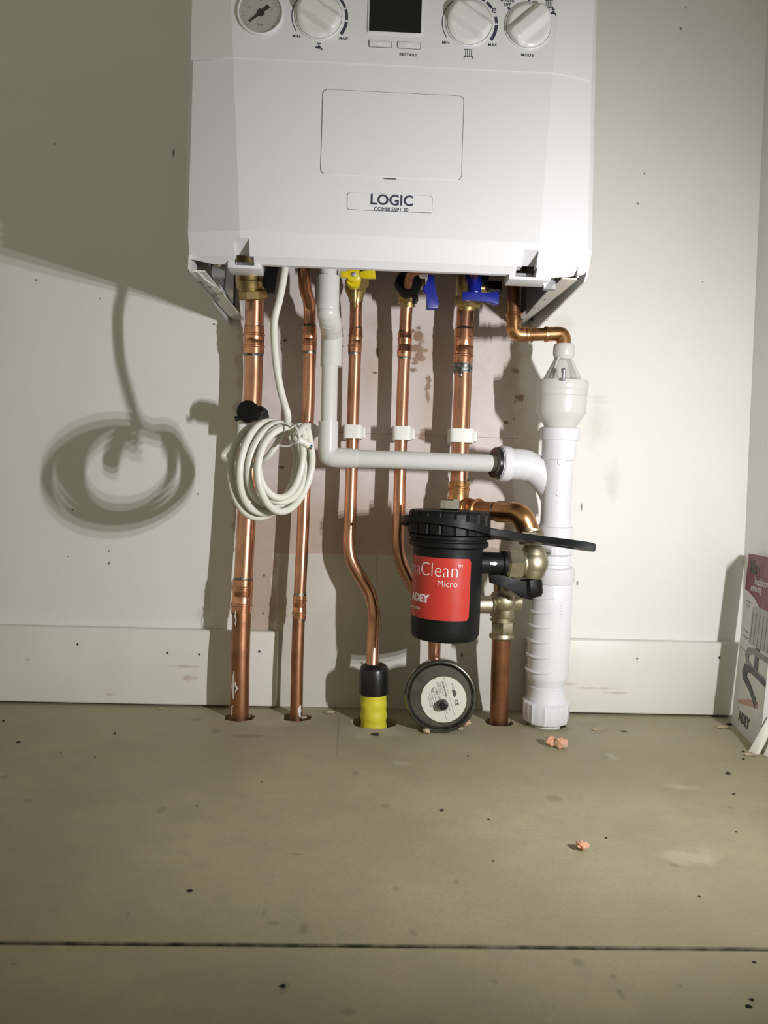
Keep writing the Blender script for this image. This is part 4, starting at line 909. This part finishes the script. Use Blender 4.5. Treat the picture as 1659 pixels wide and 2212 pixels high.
wraptext('MagnaClean', .0225, 990, 1238, ext=.0001, off=-.00045, sx=.88); wraptext('TM', .004, 997, 1216, ext=.0001); wraptext('Micro', .0105, 988, 1258, ext=.0001, off=-.00015, sx=.9)
wraptext('ADEY', .0118, 930, 1293, ext=.0001, off=.0005); wraptext('adey.com', .0062, 912, 1311, ext=.0001)
# outlet port with arrow
Vc = at(VX, VY, VD)
p0, p1 = at(1015, 1216, .145), at(1094, 1217, .138); bm = BM(); L = (p1-p0).length
lathe(bm, [(0, 0), (.0125, 0), (.0125, L*.83), (.0145, L*.86), (.0150, L*.95), (.0135, L), (0, L)], p0, p1-p0, 40); pt = mk('outlet_port', bm, m_blackm, mf)
q = at(1065, 1218, .158); bm = BM(); prism(bm, [(-.006, -.0014), (.0015, -.0014), (.0015, -.003), (.0065, 0), (.0015, .003), (.0015, .0014), (-.006, .0014)], .0008, (q.x, -.1533, q.z), (1, 0, 0), (0, 0, 1), (0, -1, 0)); mk('flow_arrow', bm, m_white, pt)
# lower inlet port
p0, p1 = at(1010, 1306, .12), at(1075, 1306, .115); bm = BM(); L = (p1-p0).length; lathe(bm, [(0, 0), (.0105, 0), (.0105, L*.75), (.012, L*.8), (0, L)], p0, p1-p0, 32); mk('inlet_port', bm, m_nickel, mf)

# upper valve of filter
uv = thing('filter_valve', 'nickel brass angle valve right of the filter with black lever beneath', 'valve', at(1150, 1217, VD))
p0, p1 = at(1090, 1217, .139), at(1128, 1218, .136); bm = BM(); hexa(bm, p0, p1-p0, .0180, (p1-p0).length, 6, ph=.95, ch=.14); mk('union_nut', bm, m_nickel, uv)
bm = BM(); c = at(1152, 1216, VD)
bmesh.ops.create_icosphere(bm, subdivisions=4, radius=.0172, matrix=Matrix.Translation(c)@Matrix.Diagonal((1.0, 1.0, 1.1, 1)))
lathe(bm, [(0, 0), (.0145, 0), (.0145, .014), (0, .014)], at(1124, 1217, VD), (1, 0, 0), 36); lathe(bm, [(.0165, 0), (.0150, .012), (.0122, .018), (0, .018)], c, (-.1, 0, -1), 36)
lathe(bm, [(.0165, 0), (.0135, .016), (.0112, .020), (0, .020)], c, (0, 0, 1), 36); mk('body', bm, m_nickel, uv)
p0 = at(1144, 1176, VD); bm = BM(); lathe(bm, [(0, 0), (.0125, 0), (.0125, .003), (0, .003)], p0, (0, 0, 1), 32); hexa(bm, p0+Vector((0, 0, .003)), (0, 0, 1), .0158, .013, 6, ph=.25); lathe(bm, [(.0145, .016), (.0150, .0165), (.0150, .019), (.0118, .0195), (0, .0195)], p0, (0, 0, 1), 32); mk('top_nut', bm, m_nickel, uv)
q = at(1148, 1262, VD); bm = BM(); lathe(bm, [(0, .006), (.0125, .006), (.0130, 0), (.0130, -.010), (.011, -.014), (0, -.014)], q, (-.1, 0, 1), 20, ridge=lambda i, j: 1 if i % 4 else .9); lv = mk('lever', bm, m_black, uv)
q = at(1110, 1265, VD); lever_flat(ppoly([(1058, 1240), (1100, 1244), (1128, 1258), (1166, 1256), (1166, 1286), (1148, 1296), (1128, 1292), (1090, 1266), (1060, 1260)], VD+.01, q), q, .010, m_black, 'lever_arm', lv)

# lower valve + pipe to floor
Gb = bases['G']; gd = -Gb.y
lvv = thing('filter_valve', 'nickel brass valve under the filter outlet, on the short pipe to the floor', 'valve', at(1085, 1300, .09))
bm = BM(); c = at(1088, 1298, .10); bmesh.ops.create_icosphere(bm, subdivisions=4, radius=.0165, matrix=Matrix.Translation(c)@Matrix.Diagonal((1.05, 1, .95, 1)))
lathe(bm, [(0, 0), (.0125, 0), (.0125, .012), (.0105, .02), (0, .02)], c, (.1, 0, -1), 32); lathe(bm, [(0, 0), (.0150, 0), (.0125, .019), (.0110, .0205), (0, .0205)], c, (1, .15, 0), 32); lathe(bm, [(0, 0), (.012, 0), (.012, .022), (0, .022)], c, (0, .2, 1), 32); mk('body', bm, m_nickel, lvv)
bm = BM(); p0 = at(1086, 1323, .092); lathe(bm, [(0, 0), (.0148, 0), (.0155, .001), (.0155, .004), (.0148, .005), (.0128, .005), (.0128, .008), (.0150, .0085), (.0150, .010), (0, .010)], p0, (0, .08, -1), 36); mk('collar', bm, m_nickel, lvv)
bm = BM(); p0 = at(1085, 1341, .090); hexa(bm, p0, (0, 0, -1), .0138, .017, 6, ph=.1); p0 = at(1084, 1369, .088); lathe(bm, [(0, 0), (.0148, 0), (.0152, .001), (.0152, .0045), (.0135, .006), (0, .006)], p0, (0, 0, -1), 36); mk('nut', bm, m_nickel, lvv)
pg = thing('copper_pipe', 'short stained copper pipe rising from the floor between vessel and waste valve', 'pipe', Gb)
bm = BM(); tube(bm, [at(1083, 1372, .085), at(1080, 1470, .075), Gb, Gb+Vector((0, 0, -.08))], .0114, 28); mk('pipe', bm, m_copold, pg)
g1, g2 = Gb, at(1083, 1372, .085); cG = lambda z: g1.lerp(g2, (z-g1.z)/(g2.z-g1.z)); smear(cG, -.15, .45, .072, .096, .0114, pg, 6)

# ------------------------------------------------------------------ spanner ring lying round the lid
sp = BM()
tilt = at(1283, 1190, .20)-at(968, 1147, .145); exs = tilt.normalized(); eys = Vector((0, 1, -.12)).normalized(); ezs = exs.cross(eys).normalized(); eys = ezs.cross(exs).normalized()
if ezs.z < 0: ezs = -ezs
oc = at(968, 1147, .145); Ro, Ri = .0555, .0492
outer = [(Ro*math.cos(a), Ro*math.sin(a)) for a in [math.radians(22+(338-22)*k/48) for k in range(49)]]
hx = (at(1286, 1191, .20)-oc).dot(exs)
handle = [(Ro*.98, -.019), (Ro+.02, -.0135), (Ro+.045, -.0110), (hx-.045, -.0105), (hx-.03, -.0125), (hx-.010, -.0125), (hx-.002, -.0085), (hx, 0), (hx-.002, .0085), (hx-.010, .0125), (hx-.03, .0125), (hx-.045, .0105), (Ro+.045, .0110), (Ro+.02, .0135), (Ro*.98, .019)]
poly = outer+handle
prism(sp, poly, .0075, oc, exs, eys, ezs, .0008)
spo = mk('filter_spanner', sp, m_blackm, None, origin=oc)
if eys.y < 0: eys = -eys
k = BM(); prism(k, [(Ri*math.cos(2*PI*i/64), Ri*math.sin(2*PI*i/64)) for i in range(64)], .05, oc-ezs*.02, exs, eys, ezs); k = mk('cutter', k, m_gap)
k2 = BM(); prism(k2, [(hx-.032+x, y) for x, y in rrect(.020, .010, .0045)], .05, oc-ezs*.02, exs, eys, ezs); k2 = mk('cutter', k2, m_gap)
boolean(spo, [k, k2]); tag(spo, 'flat black plastic ring spanner hung around the filter lid, its handle pointing right', 'spanner')

# ------------------------------------------------------------------ small expansion vessel
vb = atz(950, 1583); vd_ = -vb.y; Vr = .0432
vc = Vector((vb.x, vb.y, Vr)); axv = Vector((-.06, -1, .05)).normalized()
xv = thing('expansion_vessel', 'small round dark metal vessel with a cream round label, standing on edge on the floor', 'vessel', (vb.x, vb.y+.02, 0))
bm = BM(); lathe(bm, [(0, -.042), (.030, -.041), (.040, -.034), (Vr-.001, -.024), (Vr-.001, -.008), (Vr, -.006), (Vr, -.001), (Vr-.0015, .0015), (.0405, .002), (.0388, 0), (.0378, -.003), (.0385, -.0055), (.036, -.006), (.036, -.007), (0, -.007)], vc, axv, 72); mk('shell', bm, m_vess, xv)
bm = BM(); lathe(bm, [(.0362, -.0068), (.0355, -.0045), (.030, -.0035), (.012, -.0025), (0, -.0022)], vc, axv, 64); dish = mk('dish', bm, m_vdark, xv)
bm = BM(); lathe(bm, [(.0362, -.003), (.0372, -.0015), (.0380, -.0003), (.0372, -.004)], vc, axv, 72); mk('inner_rim', bm, m_vess, xv)
ux = Vector((1, 0, 0)); ux = (ux-axv*ux.dot(axv)).normalized(); uy = (-axv).cross(ux).normalized()
if uy.z < 0: uy = -uy
lc = vc+ux*.0035-uy*.0035+axv*-.0015; rl = .0272
bm = BM(); lathe(bm, [(0, -.002), (rl, -.002), (rl, .0003), (0, .0004)], lc, axv, 56); lb = mk('round_label', bm, m_label, xv)
ra = math.radians(-73); lx = ux*math.cos(ra)+uy*math.sin(ra); ly = axv.cross(lx).normalized()
if ly.x > 0 and False: ly = -ly
ly = ux*math.cos(ra+PI/2)+uy*math.sin(ra+PI/2)
def ltx(s, size, x, y, **kk): return text(s, size, lc+axv*.0005+lx*x+ly*y, m_ink, lb, ex=lx, ey=ly, ez=axv, align='LEFT', ext=.00008, **kk)
ltx('Shock Arrestor', .0032, -.021, .0035, off=.0001); ltx('Capacity 160 ml', .0026, -.021, .0005); ltx('MAX 10 bar', .0026, -.0210, -.0022)
ltx('DO NOT REMOVE', .0030, -.012, -.0065, off=.0001); ltx('Refer to the fitting instructions', .0021, -.017, -.0095); ltx('before use and keep dry', .0021, -.014, -.0122); ltx('made in EU, 4 deg to 99 deg', .0019, -.012, -.0148); ltx('0.5 bar precharge', .0019, -.009, -.0172)
ltx('CE', .0058, .004, .012, off=.00015); ltx('Mar 2023', .0022, -.016, .014); ltx('3.5 bar', .0024, .008, .003); ltx('140 C max', .0022, .008, -.001)
for y in (.0075, -.0030):
    bm = BM(); w = math.sqrt(rl*rl-y*y)*.98; prism(bm, [(-w, y-.00012), (w, y-.00012), (w, y+.00012), (-w, y+.00012)], .0002, lc+axv*.0003, lx, ly, axv); mk('label_line', bm, m_ink, lb)
bm = BM(); prism(bm, [(-.0045*math.cos(t)-.004, .0125+.0045*math.sin(t)) for t in [PI*k/14 for k in range(15)]], .0003, lc+axv*.0003, lx, ly, axv); mk('label_emblem', bm, m_ink, lb)
bm = BM(); lathe(bm, [(.0022, 0), (.0030, 0), (.0030, .0002), (.0022, .0002), (.0022, 0)], lc+axv*.0003+lx*-.014+ly*-.008, axv, 24); mk('label_emblem', bm, m_ink, lb)
bm = BM(); kc = vc+ux*.0028-uy*.0085; lathe(bm, [(0, -.003), (.0060, -.003), (.0062, .007), (.0055, .010), (.003, .0105), (.003, .0098), (0, .0098)], kc, axv, 28, ridge=lambda i, j: 1 if i % 2 else .96); mk('valve_cap', bm, m_rubber, xv)

# ------------------------------------------------------------------ leaning box at the right and rolled paper
b0 = atz(1583, 1567); b1 = atz(1633, 1619); bdir = (b1-b0).normalized(); Lb = .122
b0 = b0+Vector((.0035, .011, 0)); tz = at(1637, 1197, -b0.y).z
ez_ = Vector((RW-.008-b0.x, .010, tz)); hh = ez_.length; ez_.normalize(); nrm = bdir.cross(ez_).normalized()
if nrm.x > 0: nrm = -nrm
bx = thing('instruction_box', 'white and dark red printed cardboard box leaning in the right corner', 'box', b0)
th = .007
bm = BM(); V = [b0, b0+bdir*Lb, b0+bdir*Lb+ez_*hh, b0+ez_*hh]; V = V+[v-nrm*th for v in V]; vs = [bm.verts.new(v) for v in V]
for f in ((0, 1, 2, 3), (7, 6, 5, 4), (0, 4, 5, 1), (1, 5, 6, 2), (2, 6, 7, 3), (3, 7, 4, 0)): bm.faces.new([vs[i] for i in f])
bxb = mk('carton', bm, m_card, bx)
def pr(poly, m, name='printed_area', lift=.0003): bm = BM(); prism(bm, [(min(x*1.3, Lb), z) for x, z in poly], lift, b0+nrm*.00005, bdir, ez_, nrm); return mk(name, bm, m, bxb)
H = hh
pr([(0, H), (Lb, H), (Lb, H*.62), (.085, H*.66), (.06, H*.70), (.035, H*.755), (.012, H*.782), (0, H*.79)], m_boxred)
def bt_(s, size, x, z, m, **k): return text(s, size, b0+nrm*.0005+bdir*x+ez_*z, m, bxb, ex=bdir, ey=ez_, ez=nrm, align='LEFT', ext=.0001, **k)
bt_('Mag', .026, .012, H*.89, m_ink, off=.0005); bt_('Installation', .0125, .040, H*.835, m_white); bt_('servicing', .0125, .026, H*.795, m_white)
cyl_x = .075
pr([(.030, H*.50), (.100, H*.50), (.100, H*.70), (.095, H*.715), (.040, H*.715), (.032, H*.70)], m_g1, lift=.0004)
for k_ in range(6): pr([(.034+.011*k_, H*.505), (.036+.011*k_, H*.505), (.037+.011*k_, H*.68), (.035+.011*k_, H*.68)], m_g2, lift=.0006)
pr([(.055, H*.36), (.066, H*.36), (.066, H*.5), (.055, H*.5)], m_g3, lift=.0005)
pr([(.024, H*.43), (.03, H*.475), (.05, H*.49), (.11, H*.48), (.11, H*.455), (.05, H*.455), (.036, H*.44), (.036, H*.41), (.05, H*.39), (.11, H*.37), (.11, H*.345), (.05, H*.35), (.03, H*.38)], m_g2, lift=.0006)
pr([(.020, H*.33), (.026, H*.38), (.05, H*.385), (.11, H*.36), (.11, H*.33), (.05, H*.35), (.037, H*.345), (.035, H*.32), (.05, H*.29), (.075, H*.22), (.070, H*.19), (.05, H*.25), (.025, H*.29)], m_g3, lift=.0007)
pr([(.015, H*.155), (.05, H*.21), (.075, H*.23), (.078, H*.20), (.05, H*.175), (.02, H*.145)], m_or, lift=.0005)
pr([(.008, H*.73), (.024, H*.725), (.024, H*.720), (.008, H*.725)], m_g2, lift=.0004); pr([(.008, H*.715), (.022, H*.71), (.017, H*.685), (.011, H*.688)], m_g1, lift=.0004)
for z in (.565, .53): pr([(.008, H*z), (.026, H*(z-.008)), (.022, H*(z-.016)), (.012, H*(z-.006))], m_g2, lift=.0004)
pr([(.002, H*.455), (.03, H*.44), (.03, H*.44-.0006), (.002, H*.455-.0006)], m_g2, lift=.0004)
bt_('ADEY', .018, .030, H*.055, m_ink, off=.0006)
pr([(.016, H*.12), (.030, H*.085), (.034, H*.075), (.029, H*.09)], m_ink, lift=.0004)
# curled paper sheets standing on the floor in front of the box
def sheet(pbl, pbr, ptl, ptr, bulge, label):
    bl, br_ = atz(*pbl), atz(*pbr); d = -bl.y; tl_, tr2 = at(*ptl, d+.004), at(*ptr, d-.004)
    bm = BM(); N_ = 10; K = 8; lay = []
    for th_ in (0, .0007):
        G = []
        for i in range(K+1):
            v = i/K; a, c = bl.lerp(tl_, v), br_.lerp(tr2, v)
            G.append([bm.verts.new(a.lerp(c, u/N_)+Vector((0, -bulge*math.sin(PI*u/N_)*(1-.2*v)+th_, .0006 if i == 0 else 0))) for u in range(N_+1)])
        lay.append(G)
    for G in lay:
        for i in range(K):
            for u in range(N_): bm.faces.new((G[i][u], G[i][u+1], G[i+1][u+1], G[i+1][u]))
    A_, B_ = lay
    for i in range(K):
        for u in (0, N_): bm.faces.new((A_[i][u], A_[i+1][u], B_[i+1][u], B_[i][u]))
    for u in range(N_):
        for i in (0, K): bm.faces.new((A_[i][u], A_[i][u+1], B_[i][u+1], B_[i][u]))
    return tag(mk('curled_paper', bm, m_paper, None, origin=bl), label, 'paper')
sheet((1617, 1624), (1640, 1630), (1660, 1548), (1680, 1560), .006, 'white curled paper standing in front of the leaning printed box, left of two')
sheet((1649, 1632), (1663, 1638), (1672, 1580), (1690, 1590), .004, 'white curled paper cut by the right edge of the frame, right of two')

# ------------------------------------------------------------------ crumbs on the floor
def crumb(px, py, w, h, m, label, seed, name='dark_crumb', cat='crumb', group='dark crumbs on the floor', asp=1.0, rot=0.0):
    p = atz(px, py); s = (p-CAM).dot(fw)/F*(.68 if 'dark' in m.name else 1); rx = w/2*s; rz = h/2*s
    bm = BM(); bmesh.ops.create_icosphere(bm, subdivisions=4 if w > 13 else 2, radius=1)
    for v in bm.verts:
        k = 1+.35*noise.noise(v.co*1.1+Vector((seed*7.1, seed, 0)))+.22*noise.noise(v.co*3+Vector((seed, 0, 3)))+.12*noise.noise(v.co*7+Vector((seed, 5, 3)))
        c = v.co*k; v.co = Vector((c.x*rx, c.y*rx*asp, c.z*rz))
    mz = min(v.co.z for v in bm.verts)
    for v in bm.verts: v.co.z -= mz+.0002; v.co = Matrix.Rotation(rot, 3, 'Z')@v.co+p
    o = mk(name, bm, m, None, ang=60, origin=p); return tag(o, label, cat, group)
G1 = 'pink plaster lumps on the floor'
crumb(1190, 1612, 22, 20, m_brick, 'paler left lump of the pink pair in front of the waste valve', 1, 'plaster_lump', 'rubble', G1)
crumb(1211, 1616, 28, 22, m_brick, 'larger orange pink lump right of the pair in front of the waste valve', 2, 'plaster_lump', 'rubble', G1)
crumb(1258, 1837, 24, 18, m_brick, 'small pink lump alone in the middle of the floor, nearest the camera', 3, 'plaster_lump', 'rubble', G1)
crumb(1006, 1569, 22, 16, m_brick, 'pink lump against the right side of the round vessel', 4, 'plaster_lump', 'rubble', G1)
crumb(992, 1577, 15, 8, m_crumbb, 'flat brown chip just below the pink lump by the vessel', 14, 'plaster_lump', 'rubble', G1)
crumb(921, 1585, 14, 11, m_crumbb, 'beige chip against the left foot of the round vessel', 5, 'plaster_lump', 'rubble', G1)
dcr = [(812, 1589, 20, 8, 'dark crumb in front of the yellow sleeve'), (248, 1586, 7, 6, 'dark crumb below the left skirting, midway to the left edge'), (40, 1604, 12, 5, 'dark crumb near the left edge, furthest below the skirting'),
 (8, 1558, 9, 4, 'dark crumb at the left edge close to the skirting'), (205, 1636, 6, 3, 'tiny crumb on the left floor, below the midway crumb'), (315, 1593, 4, 3, 'tiny crumb left of the far left pipe foot'), (132, 1626, 4, 3, 'tiny crumb on the left floor between two larger crumbs'),
 (566, 1690, 5, 4, 'small crumb on bare floor in front of the slim left pipe'), (410, 1925, 18, 4, 'long thin dark splinter on the left of the floor'), (425, 1740, 6, 3, 'small crumb right of the round stain on the left floor'), (277, 1975, 4, 3, 'tiny crumb at left just behind the floor joint'),
 (955, 1752, 11, 6, 'dark star shaped crumb at the middle of the floor'), (1056, 1771, 8, 4, 'small dark crumb right of the star shaped one'), (1310, 1811, 7, 5, 'small dark crumb behind and right of the lone pink lump'), (1066, 1861, 7, 4, 'small crumb on the floor left of the lone pink lump'),
 (1511, 1938, 8, 5, 'dark crumb on the right of the floor behind the joint'), (1573, 1672, 15, 5, 'long dark crumb in front of the leaning box'), (1606, 1625, 9, 5, 'dark crumb beside the foot of the paper roll'), (1606, 1641, 8, 5, 'dark crumb just in front of the one by the paper roll'),
 (1585, 1716, 11, 3, 'thin curved dark crumb near the right edge'), (1590, 1797, 8, 3, 'brownish crumb near the right edge, mid floor'), (1011, 1634, 6, 4, 'tiny dark crumb in front of the round vessel'), (1630, 2079, 13, 5, 'dark crumb near the right edge, just in front of the joint'),
 (1624, 2161, 14, 6, 'upper dark chip of the pair in the bottom right corner'), (1617, 2175, 20, 6, 'lower dark chip of the pair in the bottom right corner'), (612, 2132, 16, 8, 'dark smudged crumb in front of the floor joint, left of centre')]
for i, (x, y, w, h, l) in enumerate(dcr): crumb(x, y, w, h*1.1, m_crumb, l, i+20, asp=.8)
# debris strips under the right skirting: a few flakes
for i, (x, y, w, h, l) in enumerate([(1560, 1573, 26, 5, 'brown flake in the right corner by the leaning box'), (1575, 1566, 18, 6, 'dark flake under the end of the right skirting'), (1290, 1577, 24, 3, 'thin brown flake in front of the right skirting'), (1347, 1580, 22, 2.5, 'thin dark splinter right of the brown flake'), (1620, 1632, 30, 5, 'flat beige flake under the paper roll'), (712, 1541, 20, 6, 'beige dust clump on the floor left of the yellow sleeve'), (655, 1552, 14, 4, 'beige dust clump right of the slim left pipe foot'), (348, 1532, 14, 3, 'beige flake under the left skirting')]):
    crumb(x, y, w, h, m_crumb if 'dark' in l else m_crumbb, l, i+60, 'flake', 'flake', 'flakes along the wall', asp=.5)
